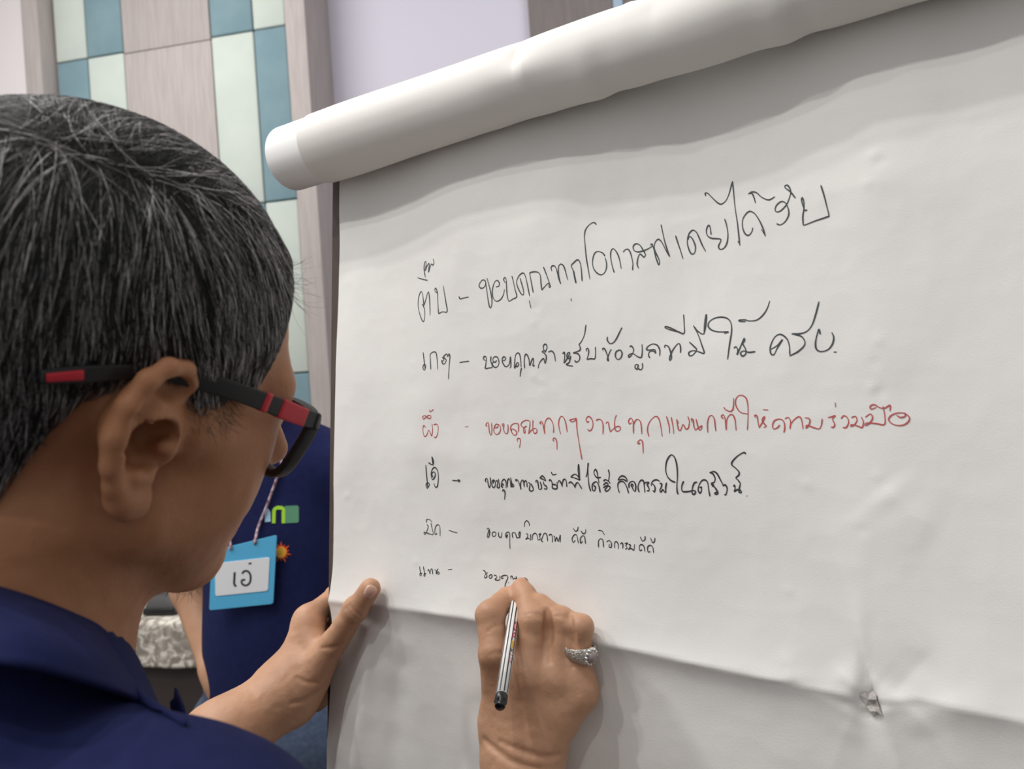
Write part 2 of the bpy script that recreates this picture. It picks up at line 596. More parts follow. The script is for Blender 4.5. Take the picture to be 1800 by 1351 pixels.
def pd(px, py, out=0.0):
    ray = P(px, py, 1.0)
    return ((P0 + EN * out) @ EN) / (ray @ EN)

def SP(s, t, out=0.0):
    s, t, out = np.broadcast_arrays(np.asarray(s, float), np.asarray(t, float), np.asarray(out, float))
    return SO + s[..., None] * ES + t[..., None] * ET + out[..., None] * EN

sTop, tTopEdge = pap(596.5, 330, .008)
sBot, tBot = pap(576.5, 1351, .008)
def s_left(t):
    return sBot + (sTop - sBot) * ((t - tBot) / (tTopEdge - tBot))

def polydist(s, t, poly):
    """signed (above positive) distance to a polyline and position along it 0..1"""
    best = np.full(s.shape, 9.0); sg = np.zeros(s.shape); al = np.zeros(s.shape)
    L = [0]
    for a, b in zip(poly[:-1], poly[1:]): L.append(L[-1] + np.linalg.norm(b - a))
    for i, (a, b) in enumerate(zip(poly[:-1], poly[1:])):
        ab = b - a
        k = np.clip(((s - a[0]) * ab[0] + (t - a[1]) * ab[1]) / (ab @ ab), 0, 1)
        dx, dy = s - a[0] - k * ab[0], t - a[1] - k * ab[1]
        d = np.hypot(dx, dy)
        m = d < best
        best = np.where(m, d, best)
        sg = np.where(m, np.sign(dy * ab[0] - dx * ab[1]), sg)
        al = np.where(m, (L[i] + k * (L[i + 1] - L[i])) / L[-1], al)
    return best, sg, al

CREASES = []
def crease(pts, amp, up, dn, fade=(0.08, 0.08), sharp=True):
    CREASES.append((np.array([pap(*p) for p in pts]), amp, up, dn, fade, sharp))
# the fold across the lower sheet and the folds that run into its torn spot
crease([(560, 1050), (700, 1062), (830, 1078), (1000, 1110), (1130, 1135), (1250, 1160), (1400, 1190), (1535, 1222)], .0105, .026, .014, (.02, .02))
crease([(1540, 1222), (1620, 1218), (1720, 1238), (1830, 1262), (1990, 1300)], .0105, .030, .018, (.03, .02))
crease([(1556, 1224), (1572, 1290), (1590, 1370), (1615, 1500)], .0032, .010, .008, (.06, .3))
crease([(1508, 1230), (1480, 1310), (1440, 1420)], .0022, .012, .02, (.1, .4))
crease([(1600, 1225), (1650, 1300), (1730, 1400)], .0022, .02, .012, (.2, .4))
crease([(1530, 1215), (1490, 1180), (1462, 1155)], .0030, .010, .010, (.1, .5))
crease([(1570, 1215), (1610, 1170), (1660, 1120)], -.0025, .012, .012, (.1, .6))
crease([(1540, 1210), (1535, 1000), (1545, 760), (1550, 520), (1555, 250)], .0016, .03, .045, (.1, .1), False)
crease([(1400, 1190), (1395, 1160), (1370, 1130)], .0015, .008, .008, (.1, .6))
# drapery at the lower left, pulled by the holding thumb
crease([(668, 1085), (655, 1180), (640, 1300), (625, 1420)], .0065, .014, .022, (.05, .1), False)
crease([(720, 1120), (705, 1240), (690, 1400)], -.0040, .02, .02, (.2, .1), False)
crease([(610, 1250), (600, 1320), (596, 1400)], .0036, .012, .012, (.3, .1), False)
# soft upright folds
crease([(640, 400), (640, 650), (625, 900)], .0012, .03, .03, (.2, .2), False)
crease([(950, 300), (960, 520), (975, 700)], .0016, .030, .040, (.3, .3), False)
crease([(800, 680), (820, 800), (815, 900)], -.0012, .03, .03, (.3, .3), False)
crease([(1210, 360), (1230, 520), (1215, 640)], -.0014, .035, .035, (.3, .3), False)
crease([(1360, 560), (1500, 640), (1640, 620)], .0010, .03, .03, (.3, .3), False)
crease([(700, 760), (760, 800), (900, 800)], .0010, .02, .02, (.3, .3), False)
crease([(1550, 850), (1600, 900), (1660, 930)], .0014, .012, .02, (.2, .3), True)

def pw(s, t):
    """how far the sheet stands off the plane"""
    topw = np.exp(-np.clip(T_AX - t, 0, 9) / .19) * (.15 + .85 * np.clip((s - s_left(t)) / .09, 0, 1))
    w = 0.0040 * fbm(s * 8, t * 6, seed=5, oct=2) + 0.0009 * fbm(s * 22, t * 17, seed=17, oct=2)
    w = w + 0.00028 * fbm(s * 45, t * 40, seed=23, oct=2, ridged=True)
    w = w + topw * (.0105 * vnoise(s * 9.0 + .3, t * 2.0, seed=91) + .003 * vnoise(s * 19, t * 4, seed=92))
    for poly, amp, up, dn, fade, sharp in CREASES:
        d, sg, al = polydist(s, t, poly)
        lam = np.where(sg > 0, up, dn)
        x = d / lam
        g = np.exp(-x) if sharp else 1 / (1 + x * x) ** 1.5
        env = np.clip(al / fade[0], 0, 1) * np.clip((1 - al) / fade[1], 0, 1)
        w = w + amp * g * (env * env * (3 - 2 * env)) * (0.8 + 0.3 * vnoise(al * 5, al * 0 + amp * 1000, seed=3))
    # small pinches
    for (px, py, r, a) in PINCH:
        c = pap(px, py)
        d2 = (s - c[0]) ** 2 + (t - c[1]) ** 2
        w = w + .55 * a * np.exp(-d2 / (r * r * .55))
    return w + 0.006

PINCH = [(x, y, .0045, a) for x, y, a in ((945, 527, .0009), (955, 545, -.0009), (950, 570, .0008), (947, 663, .0009), (958, 680, -.0007), (965, 860 - 190, .0006),
         (1540, 282, .0009), (1552, 295, -.0009), (1530, 330, .0007), (1548, 600, .0008), (1540, 640, -.0007), (1535, 683, .001), (1550, 690, -.0009), (1420, 850, .0007), (620, 870, .001), (742, 985, .0008), (735, 640, .0006),
         (1545, 835, .0008), (1520, 930, -.0007), (1390, 1035, .0007), (860, 985, .0005))]
PINCH += [(1516, 1218, .006, -.004), (1530, 1232, .006, .004), (1545, 1228, .005, -.004), (1524, 1246, .005, -.002)]

SW = 0.645
T_AX = pap(660, 231, .036)[1]
T0, T1 = -0.20, T_AX + .012
ns, ntt = 300, 400
gs, gt = np.linspace(0, 1, ns), np.linspace(0, 1, ntt)
GT, GS = np.meshgrid(T0 + (T1 - T0) * gt, gs, indexing='ij')
GS = s_left(GT) + GS * (SW - s_left(GT))
GW = pw(GS, GT)
M_paper = mat('white_paper', srgb(231, 230, 227), 0.85, col2=srgb(228, 226, 223), scale=6, bump=0.08, bscale=900, spec=0.2)
M_paper_roll = mat('white_paper_roll', srgb(231, 228, 224), 0.8, bump=0.05, bscale=900, spec=0.25)
M_paper_in = mat('bright_white_paper', srgb(246, 246, 245), 0.75, bump=0.05, bscale=900, spec=0.25)
M_board = mat('brown_board', srgb(84, 70, 62), 0.6, col2=srgb(74, 61, 54), scale=30)
M_ink = mat('dark_ink', srgb(62, 68, 70), 0.6)
M_inkd = mat('bold_dark_ink', srgb(50, 52, 56), 0.6)
M_red = mat('red_ink', srgb(184, 84, 82), 0.6)

bc = W(SP(.32, -.25, -.02))
pad = empty('flip_chart_pad', W(SP(.3, T0, 0)), 'large white flip chart pad with handwritten lines, clipped to the easel', 'flip chart pad')
grid_f = lambda r, c: [(i * c + j, i * c + j + 1, (i + 1) * c + j + 1, (i + 1) * c + j) for i in range(r - 1) for j in range(c - 1)]
sheet = mesh('front_sheet', W(SP(GS, GT, GW)).reshape(-1, 3), grid_f(ntt, ns), M_paper, pad)

def roll(name, s0, s1, R0, phi0, phi1, seed, m, spiral):
    n1, n2 = 340, 110
    ss = np.linspace(s0, s1, n1)
    ph = np.radians(np.linspace(phi0, phi1, n2))
    S, PH = np.meshgrid(ss, ph, indexing='ij')
    k = np.clip((np.radians(-95) - PH) / np.radians(120), 0, 1)
    R = R0(S) * (1 - spiral * k)
    bot = np.exp(-((PH + math.radians(80)) / math.radians(55)) ** 2)
    R = R + bot * .0035 * np.clip((S - .12) / .15, 0, 1) * fbm(S * 12, S * 0 + seed, seed=seed, oct=3)
    R = R + .0012 * fbm(S * 7, PH * 1.2, seed=seed + 3, oct=2)
    # two dents with a crisp fold
    for (px, py, rs, rp, a) in ((908, 140, .010, .50, -.0050), (926, 168, .016, .38, .0022), (1150, 60, .03, .5, -.0028), (1118, 24, .012, .35, -.003)):
        sc = pap(px, py, .06)[0]
        pc = {140: .35, 168: -.25, 60: .2, 24: 1.1}[py]
        R = R + a * np.exp(-np.abs(S - sc) / rs - ((PH - pc) / rp) ** 2)
    # right of the second kink the roll springs up a little
    sk = pap(1116, 26, .03)[0]
    R = R + .0017 * np.clip((S - sk) / .006, 0, 1) * np.exp(-np.clip(S - sk, 0, 9) / .12) * np.exp(-((PH - 1.5) / .9) ** 2)
    for px_, am in ((1060, .0026), (1078, -.002), (1390, .0028), (1418, -.0022)):
        R = R + am * np.exp(-((S - pap(px_, 120, .03)[0]) / .012) ** 2) * bot
    out = .037 + R * np.cos(PH)
    t = T_AX + roll_t(S) + R * np.sin(PH)
    # the sheet comes from the clamp at the top of the board
    return mesh(name, W(SP(S, t, out)).reshape(-1, 3), grid_f(n1, n2), m, pad)

def roll_t(S):
    return 0.0 * S
R_of = lambda S: np.interp(S, [-.07, .05, .2, .45, .66], [.0350, .0345, .0305, .0290, .0290])
s_in, s_out = pap(513, 250, .037)[0], pap(552, 250, .05)[0]
roll('rolled_sheet', s_in, SW - .01, lambda S: R_of(S) - .0016, 175, -215, 41, M_paper_in, .10)
roll('rolled_sheet', s_out, SW, R_of, 178, -118, 51, M_paper_roll, .05)

# the torn spot on the fold: a crumpled flap of the sheet
fl_ = [(1514, 1217), (1522, 1213), (1528, 1217), (1536, 1212), (1543, 1216), (1544, 1224), (1549, 1238), (1554, 1251), (1547, 1249), (1543, 1253), (1537, 1257), (1531, 1246), (1524, 1238), (1518, 1226)]
fo_ = [.0006, .0012, .0004, .0016, .0006, .0034, .0030, .0014, .0036, .0012, .0026, .0044, .0012, .0030]
ctr_ = [(1527, 1226, .0050), (1537, 1236, .0010), (1541, 1246, .0046)]
def on_sheet(x, y, o):
    q = pap(x, y, .006)
    return SP(q[0], q[1], pw(np.array([q[0]]), np.array([q[1]]))[0] + .0003 + .6 * o)
fv = [on_sheet(x, y, o) for (x, y), o in zip(fl_, fo_)] + [on_sheet(*q) for q in ctr_]
ff_ = [(0, 1, 14), (1, 2, 14), (2, 3, 14), (3, 4, 14), (4, 5, 14), (5, 15, 14), (5, 6, 15), (6, 16, 15), (6, 7, 16), (7, 8, 16), (8, 9, 16), (9, 10, 16), (10, 11, 16), (11, 15, 16), (11, 12, 15), (12, 14, 15), (12, 13, 14), (13, 0, 14)]
M_torn = mat('torn_paper', srgb(188, 184, 180), 0.9, bump=0.3, bscale=900)
mesh('torn_flap', W(np.array(fv)), ff_, M_torn, pad, smooth=False)

# easel behind the pad
ez = empty('flip_chart_easel', W(SP(.3, -.3, -.03)) * (1, 1, 0), 'flip chart easel with a brown edged board behind the paper', 'easel')
bl1, tt1 = pap(584, 330, -.003); bl0, tt0 = pap(574, 1351, -.003)
def bcorner(t, right=False):
    return SW + .012 if right else bl0 + (bl1 - bl0) * (t - tt0) / (tt1 - tt0)
mb = MB()
ztb = (-.24, T_AX + .02)
vv_ = []
for o_ in (-.003, -.016):
    vv_ += [SP(bcorner(ztb[0]), ztb[0], o_), SP(bcorner(0, True), ztb[0], o_), SP(bcorner(0, True), ztb[1], o_), SP(bcorner(ztb[1]), ztb[1], o_)]
mb.add(W(np.array(vv_)), [(0, 1, 2, 3), (7, 6, 5, 4), (0, 4, 5, 1), (1, 5, 6, 2), (2, 6, 7, 3), (3, 7, 4, 0)])
bo = mb.build('board', M_board, ez, smooth=False)
bvm = bo.modifiers.new('edge', 'BEVEL'); bvm.width = .0012; bvm.segments = 2
mb = MB(); mb.box(W(SP(.06, T_AX + .0135, -.003)), WD(ES) * .54, WD(ET) * .022, WD(EN) * .008, .002); mb.build('clamp_bar', M_steel, ez)
mb = MB(); mb.box(W(SP(.02, -.255, -.016)), WD(ES) * .6, WD(ET) * .015, WD(EN) * .06, .003); mb.build('pen_tray', M_steel, ez)
for s_ in (.14, .52):
    a = W(SP(s_, .2, -.028)); b = W(SP(s_, -.3, -.028))
    dr = (b - a) / np.linalg.norm(b - a)
    foot = a + dr * ((a[2] - .006) / -dr[2])
    mb = MB(); mb.tube([a, b, foot], .011, 12); lg = mb.build('leg', M_steel, ez)
    mb = MB(); mb.tube([foot - dr * .02, foot], .014, 12); mb.build('rubber_foot', M_black, lg)
a = W(SP(.33, .3, -.03)); foot = a - WD(EN) * .55; foot[2] = .006
mb = MB(); mb.tube([a, foot], .011, 12); lg = mb.build('leg', M_steel, ez)
mb = MB(); mb.tube([foot + (a - foot) * .02, foot], .014, 12); mb.build('rubber_foot', M_black, lg)

# ------------------------------------------------------------------ handwriting: traced pen strokes on the sheet
WRITE = {}
A_ = (700, 420, 4.5); B_ = (1050, 300, 3.7533); C_ = (980, 370, 6.0); D_ = (700, 660, 4.0); E_ = (840, 680, 6.0); F_ = (1100, 660, 3.2727)
G_ = (840, 790, 6.0); H_ = (1040, 790, 6.0); I_ = (700, 880, 3.6); J_ = (840, 1000, 6.755)
WRITE['first'] = [(A_, '190,515 200,530 210,570 208,630 197,652 180,620 163,560 158,500 168,440 182,415 192,430 198,470 203,525;203,525 215,490 232,430 241,420 248,470 252,560 252,600;310,425 295,415 290,400 298,388 310,420 313,480 316,540 320,590;320,590 350,575 387,573 378,500 365,420 357,372;155,305 185,315 232,326;205,272 217,303;215,300 205,240 208,190 220,178 220,215 214,248 228,215 243,190 245,215 240,262 252,225 262,198 275,206 283,185 277,158;482,455 490,472 520,465 557,457;690,330 670,322 648,345 640,370 655,388 680,380 695,350;690,330 700,400 710,470 720,525 728,542 738,530 742,480 730,410 712,340 703,310;775,378 795,372 800,350 790,330 772,330 755,360 745,410 750,460 770,488 795,488 820,465 835,430 840,400;848,345 835,325 838,308 848,305 856,330 858,380 862,440 875,490 905,475 938,455 925,400 912,340 900,293;965,310 975,345 990,400 992,437 975,435 950,390 937,345 945,310 965,280 990,268 1005,290 1020,350 1030,400 1040,450;1037,487 1050,545;1068,420 1055,350 1042,280 1045,265 1080,258 1110,265 1125,290 1130,350 1137,402;1137,402 1165,370 1188,350 1203,370 1197,382 1190,365;1203,370 1180,300 1165,260 1150,222;1215,250 1210,230 1218,212 1240,215 1255,250 1270,310 1285,350;1285,352 1272,300 1266,250 1272,210 1290,198 1310,215 1325,260 1340,320;1405,345 1395,300 1385,250 1370,212 1385,190 1420,163 1440,190 1450,250 1455,330;1407,345 1398,300 1390,252;1366,470 1372,490'),
 (C_, '408,145 395,130 370,128 330,155 300,195 287,240 285,290 292,370 305,500 325,620 342,720;500,478 480,450 445,433 410,435 385,465 370,530 375,590 400,640 440,672 475,672 505,640 518,590 515,540 502,498;598,650 580,590 565,520 560,460 570,415 590,402 615,425 640,470 658,530 672,610;695,435 715,412 745,408 768,440 785,500 795,560 792,625;1000,375 950,405 900,425 850,435 810,420 798,385 815,355 845,350 875,370 900,410 918,440 927,470 912,490 890,470 870,458 855,480 843,530 842,570 855,605;985,365 988,353 1000,356 1008,380 1022,430 1040,500 1068,572 1076,535 1060,490 1035,440 1020,390 1028,340 1055,305 1080,310 1110,350 1150,430 1183,482;1183,482 1160,420 1130,320 1110,230 1093,150;1247,268 1270,340 1300,430 1323,505;1378,300 1385,275 1410,280 1435,320 1455,380 1450,435 1428,458 1400,440 1375,370 1370,310 1385,250 1415,212 1440,208 1470,235 1500,300 1530,370 1562,428;1620,250 1612,190 1602,155 1585,165 1570,210 1580,260 1620,290 1680,295 1722,302 1718,330 1700,370 1705,400 1730,408 1765,385 1790,330 1798,250 1785,160 1765,92'),
 (B_, '715,165 712,148 730,150 760,180 795,212 820,220 850,195 870,150 885,95 892,72;892,72 898,130 910,250 925,350 940,490;928,465 942,488;1025,378 1020,400 1000,425 975,415 958,370 960,320 985,280 1010,268 1040,285 1070,330 1095,385 1108,430;1082,385 1108,430;1043,212 1035,180 1020,150 998,152;998,152 1020,140 1050,145 1085,175 1125,192 1150,185 1170,172;1305,178 1275,140 1242,115 1238,100 1256,97 1275,130 1270,170 1250,220 1215,260 1185,272 1173,255 1185,225 1215,203 1243,215 1262,260 1260,300 1235,340 1205,357 1185,350;1382,258 1370,262 1358,235 1348,195 1352,178 1362,200 1363,250 1356,300 1358,355;1358,355 1370,357 1440,330 1515,305 1528,295 1515,240 1495,160 1475,98')]
WRITE['second'] = [(A_, '198,897 205,960 212,1025 203,1034 196,1012 206,990 218,1000 215,1025;258,1028 255,960 255,910 280,892 300,900 308,950 312,1028;350,935 362,950 352,965 345,960 352,985 370,982 380,955 360,930 385,908 392,930 402,908 410,930 404,1000 398,1105;488,975 520,970 560,965;690,958 676,950 677,932 692,928 698,950 692,1000 690,1022 720,1018 745,1010 732,960 735,928;760,965 745,985 760,1012 785,1008 798,975 785,935 760,932 748,955 765,975 778,960;820,950 835,930 850,940 843,958 822,962 840,1000 858,1008 880,985 888,930 892,1000 885,1018;930,1000 943,1008 955,985 940,978 922,1020 922,970 930,915 948,900 962,915 970,965 972,1010;975,1020 968,1055 965,1085;1000,1018 998,960 1005,915 1020,915 1035,950 1040,1000 1052,970 1066,942 1072,960 1066,1000 1078,998;1108,1018 1115,985 1135,955 1152,945 1158,975 1165,978 1172,930 1158,905 1138,890 1160,880;1150,872 1148,845 1165,830 1178,850 1170,880 1160,895;1190,892 1215,885 1235,910 1245,965;1302,905 1315,895 1318,930 1312,978 1330,955 1350,920 1358,898 1340,902 1335,930 1350,945 1366,925 1352,975 1330,990 1350,1000 1380,1003;1398,960 1408,972 1430,960 1437,930 1420,905 1385,900 1412,890 1438,878 1440,855 1430,835;1430,835 1455,800 1475,750 1485,680;1490,885 1487,870 1500,865 1508,890 1500,930 1495,950 1525,945 1555,945 1562,900 1560,855;1620,880 1618,865 1635,870 1655,920 1665,960 1655,955 1660,930 1675,890 1685,872;1745,880 1725,890 1718,925 1735,950 1760,940 1772,905 1760,880 1745,875;1655,775 1655,800 1675,825 1700,820 1725,790 1750,740 1770,700 1765,712'),
 (B_, '215,1160 225,1155 240,1180 230,1210 210,1230 208,1215 235,1205 265,1225 290,1230 297,1190 295,1145;265,1310 250,1300 252,1280 270,1280 268,1300 285,1312 298,1300 298,1270;345,1232 338,1210 350,1190 375,1190 385,1203 378,1178 345,1182 325,1178 335,1158 365,1142 395,1150 412,1180 412,1220;445,1165 448,1150 470,1160 485,1200 490,1235 478,1250 480,1225 500,1180 530,1142 545,1145 550,1175 548,1198;447,1035 480,1048 530,1060 572,1072 573,1010 570,950;447,1035 450,1027 480,1035 535,1060;608,1130 640,1160 655,1182 630,1215 608,1218 605,1198 630,1186 665,1192 705,1203 690,1150 665,1080 635,1022;640,1030 660,1055 698,1077 713,1040 720,975 718,948 708,1000 705,1075;840,1070 865,1062 800,1062 755,1050 732,1025 740,995 775,972 820,965 860,975 882,1005 886,1060 872,1150 860,1242;903,1168 916,1160 928,1185 922,1212 945,1160 967,1106 972,1118 960,1140 978,1175 980,1205 958,1222 945,1202 965,1188 1000,1197 1040,1192;975,995 945,994 935,986 975,983 1000,990 1050,985 1090,955 1120,910 1137,860;1150,1175 1190,1150 1222,1112 1185,1175 1165,1212 1145,1205 1142,1160 1165,1105 1195,1080 1225,1085 1255,1115 1268,1160 1270,1210;1270,1220 1320,1195 1360,1160 1370,1130 1350,1095 1310,1080 1285,1075;1285,1075 1330,1075 1380,1060 1415,1020 1440,950 1462,865;1470,1075 1462,1045 1450,1080 1440,1130 1445,1175 1475,1192 1520,1180 1550,1145 1560,1100 1548,1068;1560,1196 1580,1195')]
WRITE['third'] = [(D_, '192,362 180,350 174,375 178,410 188,428 202,415 215,382 226,402 236,422 242,380 238,340;250,345 270,340 282,365 275,415 262,435 253,430;178,305 172,288 190,280 205,295 225,300 230,283 215,278 195,292 180,306;222,240 225,253 248,238;470,358 495,357'),
 (E_, '97,412 85,400 95,378 112,378 116,410 122,470 135,505 146,490 148,440 145,378;185,430 208,422 215,398 195,390 175,420 170,465 190,497 220,490 240,450 235,410 218,392;270,412 258,405 260,388 275,392 272,440 285,480 310,488 320,450 318,395;350,460 365,440 395,455 412,480 400,505 375,500 350,455 350,410 380,385 420,385 430,410 428,470;420,572 415,550 430,538 448,550 448,590 440,635;480,425 485,470 495,485 500,460 492,432 512,412 488,425 465,415 455,395 468,370 505,350 545,358 550,400 542,450 535,490;535,490 560,460 595,435 620,445 622,475 600,488 585,465 580,420 582,350;668,387 655,378 665,362 682,375 695,430 705,488;705,488 702,430 710,370 735,330 765,335 790,380 800,430 798,478;805,568 792,558 803,535 825,550 835,590 835,655;873,492 860,440 852,380 865,325 888,308 910,330 930,390 942,470;1038,328 1000,338 972,347 985,362 1012,362 1040,335;1040,330 1042,360 1045,430 1060,540 1080,660 1098,760;1170,360 1155,368 1142,345 1155,315 1180,312 1205,345 1215,395 1200,445 1175,460 1160,445;1250,350 1275,338 1305,350 1320,390 1322,440 1320,495;1355,385 1360,368 1378,375 1385,420 1398,472;1398,472 1430,440 1470,415 1500,420 1500,450 1475,465 1450,450 1442,390 1448,330 1462,297;1620,375 1600,388 1590,360 1605,330 1625,335 1640,380 1642,485;1642,485 1642,400 1665,350 1690,340 1715,365 1725,420 1730,490;1710,590 1690,595 1690,575 1712,555 1735,570 1742,620 1745,695'),
 (F_, '133,348 125,310 135,270 160,240 180,235 195,260 205,310 210,348;235,235 250,290 252,330;262,240 272,290 276,332;302,272 293,250 298,282 305,310 316,312 330,280 345,305 360,300 366,265 358,235;380,265 378,247 388,255 392,290 400,312;400,312 420,300 437,288 436,305 424,312 415,290 405,250;472,325 470,280 478,240 495,228 510,250 515,290 518,318;560,246 550,232 562,225 572,250 578,310;578,310 580,260 595,228 615,225 628,250 632,280 635,312;565,182 575,195 600,205 615,195 620,165 620,130;700,220 660,210 635,175 632,140 650,115 675,115 695,135 703,180 703,250 700,310;745,240 742,228 755,232 762,270 768,298;768,298 785,270 800,238 790,240 785,258 800,280 808,290 795,298;790,195 820,197;885,285 870,300 850,305 845,280 860,255 890,250 910,265 915,300 910,325;918,247 935,240 948,262 945,305;945,305 955,270 985,240 1005,240 1015,270 1020,305;1032,242 1052,245 1060,262 1050,290 1038,302 1042,285 1080,298 1112,305 1125,285 1130,250;1165,240 1185,236 1205,230 1190,250 1202,278 1195,296 1182,295;1205,155 1207,180;1240,245 1255,230 1275,242 1282,270 1268,298 1250,298;1300,240 1322,234 1330,258 1312,285 1295,290 1300,280 1335,290 1360,297 1367,265 1355,238;1380,237 1408,220 1420,245 1400,275 1378,286 1385,272 1440,275 1488,280 1490,230 1480,178;1440,182 1412,192 1407,175 1430,166 1460,183 1490,186 1520,170 1520,202;1560,228 1580,240 1608,232 1600,215 1560,215 1525,230 1513,255 1540,280 1590,285 1625,265 1631,238 1605,214')]
WRITE['fourth'] = [(D_, '195,630 200,700 208,782 200,786 197,765 208,752 220,762 212,785;245,712 236,692 250,675 262,690 255,718 240,728 232,690 242,655 260,645 278,670 283,720 276,775 262,782 252,758;215,612 240,625 250,608 238,570 246,628;382,735 420,738 435,735;420,730 433,735 426,746'),
 (G_, '87,340 79,322 90,302 102,315 110,360 122,398 132,375 135,330 130,295;162,352 165,330 150,330 148,365 160,395 180,390 186,350 176,325 160,318;195,330 207,326 210,350 205,395 228,395 224,350 218,310;270,375 264,355 254,378 262,396 248,380 255,335 275,312 295,330 300,370 298,400;265,440 263,425 280,428 288,465 282,522;315,392 312,350 320,312 335,310 345,345 352,392 366,362 380,378 370,392 360,370 355,330 345,295;407,332 400,318 416,318 435,350 455,415;455,415 450,372 460,330 475,320 485,345 490,387;490,340 507,325 517,345 522,390;540,345 550,365 546,400 546,425 566,436 586,420 576,385 560,360;615,345 613,325 630,330 638,375 645,415 672,410 668,370 658,340;690,335 700,368 722,385 730,405 715,416 702,408;655,297 680,275 705,300 715,326 690,312 656,296;755,328 762,315 780,335 785,375 790,405 835,408 836,340;790,365 818,368 836,388;777,238 790,264 828,257;850,345 855,325 870,335 882,362 890,387;890,387 892,350 905,315 925,315 935,345 938,387;960,352 975,340 995,350 1015,375 1025,397;1025,397 1030,370 1050,345 1070,365 1095,408;983,290 1000,270 1030,258 1060,285 1075,318 1030,300 985,289;1062,155 1058,220 1068,310;1066,160 1072,235 1073,312;1142,285 1155,240 1165,138 1160,200 1165,300 1175,380 1190,434;1235,390 1225,380 1242,393 1232,430 1212,425 1208,372 1235,340 1260,345 1280,390 1290,445;1295,290 1260,295 1235,270 1225,235 1240,208 1256,230 1266,280 1278,350'),
 (H_, '125,372 150,350 172,357 165,392 142,420 155,437 186,420 195,392 160,380 125,400;128,330 145,315 175,330 195,352;178,213 187,260 180,332;292,448 280,410 278,362 300,335 340,340 370,390 390,455;280,318 300,285 330,275 360,292 378,322;280,320 330,312 375,335;415,378 425,363 438,375 430,392 415,380;395,398 395,360 420,335 450,340 466,380 462,430 450,435 430,402;500,442 490,400 500,350 525,320 550,335 556,390 562,447;560,352 580,342 605,345 588,368 605,405 606,430 587,432;630,378 635,345 660,322 690,318 718,332;640,355 665,385 670,420 660,445 648,430;720,355 740,360 735,395 720,425 728,445 745,430 752,420 780,452 782,400 790,350;880,342 840,325 800,280 782,210 793,120 825,65 850,55 880,90 900,170 906,280 900,370 903,440 912,466;970,335 955,370 950,410 965,440 1020,440 1070,430 1097,437 1086,466 1065,466 1060,430 1070,380 1085,350 1110,340;1142,400 1160,393 1156,440 1140,456 1124,420 1135,370 1165,325 1200,320 1225,350 1235,420 1248,488;1262,360 1280,388 1285,372 1265,355 1295,340 1302,300 1280,255 1248,240;1248,240 1290,230 1325,255 1360,320 1390,375;1285,380 1310,410 1332,455 1315,472 1298,460 1320,448;1385,378 1412,372 1430,410 1420,465 1405,476;1498,385 1510,375 1513,410 1506,440 1540,420 1572,430 1578,452 1556,446 1560,400 1570,355;1562,345 1545,320 1522,295 1550,270 1555,235 1520,195 1480,160 1485,125 1530,75 1580,40 1610,30 1625,42;1635,485 1642,490')]
WRITE['fifth'] = [(I_, '182,150 190,160 184,185 170,212 164,198 190,205 221,212 215,175 208,140;180,135 180,118 200,118 213,132;245,205 235,212 232,190 238,162 252,150 264,165 266,220;322,185 350,195 373,200;562,178 572,172 580,195 574,226 564,226 570,200 578,178;612,195 597,200 597,220 612,223 619,205 608,194;635,198 638,225 653,228 656,198;680,226 692,214 686,233 679,215 690,198 705,205 706,260 708,300;725,231 722,205 738,200 746,215 752,233 768,226 762,210 772,195 770,233;812,207 821,212 815,235 806,242 825,235 839,246 838,210;799,162 802,135 815,125 828,140 830,156;850,246 852,215 868,204 880,220 883,246;889,212 902,206 895,225 900,241 888,246;915,257 907,250 915,225 925,205 940,212 946,252;955,216 970,211 976,235 975,259;985,222 991,228 993,256 1003,230 1012,256 1020,235 1026,215 1025,261;1120,250 1107,262 1101,237 1115,215 1130,217 1140,266;1108,173 1120,190 1135,185 1139,164;1167,255 1155,266 1154,237 1167,220 1180,227 1186,269;1158,190 1170,206 1185,200 1188,180;1268,291 1268,255 1279,240 1295,247 1300,291;1268,185 1290,190 1305,213;1320,257 1335,250 1349,265 1348,292 1335,291 1336,273;1370,296 1370,265 1382,257 1392,273 1393,301;1405,272 1418,264 1423,280 1421,299;1435,268 1452,267 1441,281 1449,298 1438,304;1460,275 1471,280 1462,300 1455,306 1475,300 1491,311 1496,275;1542,308 1530,314 1526,287 1540,275 1555,287 1561,319;1533,229 1545,252 1561,245 1563,224;1596,319 1582,322 1579,292 1595,280 1611,292 1616,326;1597,234 1610,263 1622,255 1625,234')]
WRITE['sixth'] = [(I_, '136,415 140,445 146,470 138,471 139,457 152,459;160,415 165,445 171,472 163,473 167,457 178,461;188,442 194,433 201,461;201,461 205,438 215,430 219,461;232,435 241,440 241,461;241,461 253,448 260,458 250,463 245,445 252,430;315,435 342,432'),
 (J_, '65,10 85,25 95,45 80,88 90,103 110,84 104,55 115,38;152,66 135,80 140,105 156,106 171,80 160,61 148,66;195,70 217,73 226,95 205,120 235,129 262,120 260,80;303,102 285,110 280,90 310,72 345,74 359,95 345,130 330,170 320,212;365,150 366,165;395,112 392,86 410,84 419,117 440,105 460,119 455,84;510,98 515,102;550,105 575,112 595,133;560,108 590,125')]

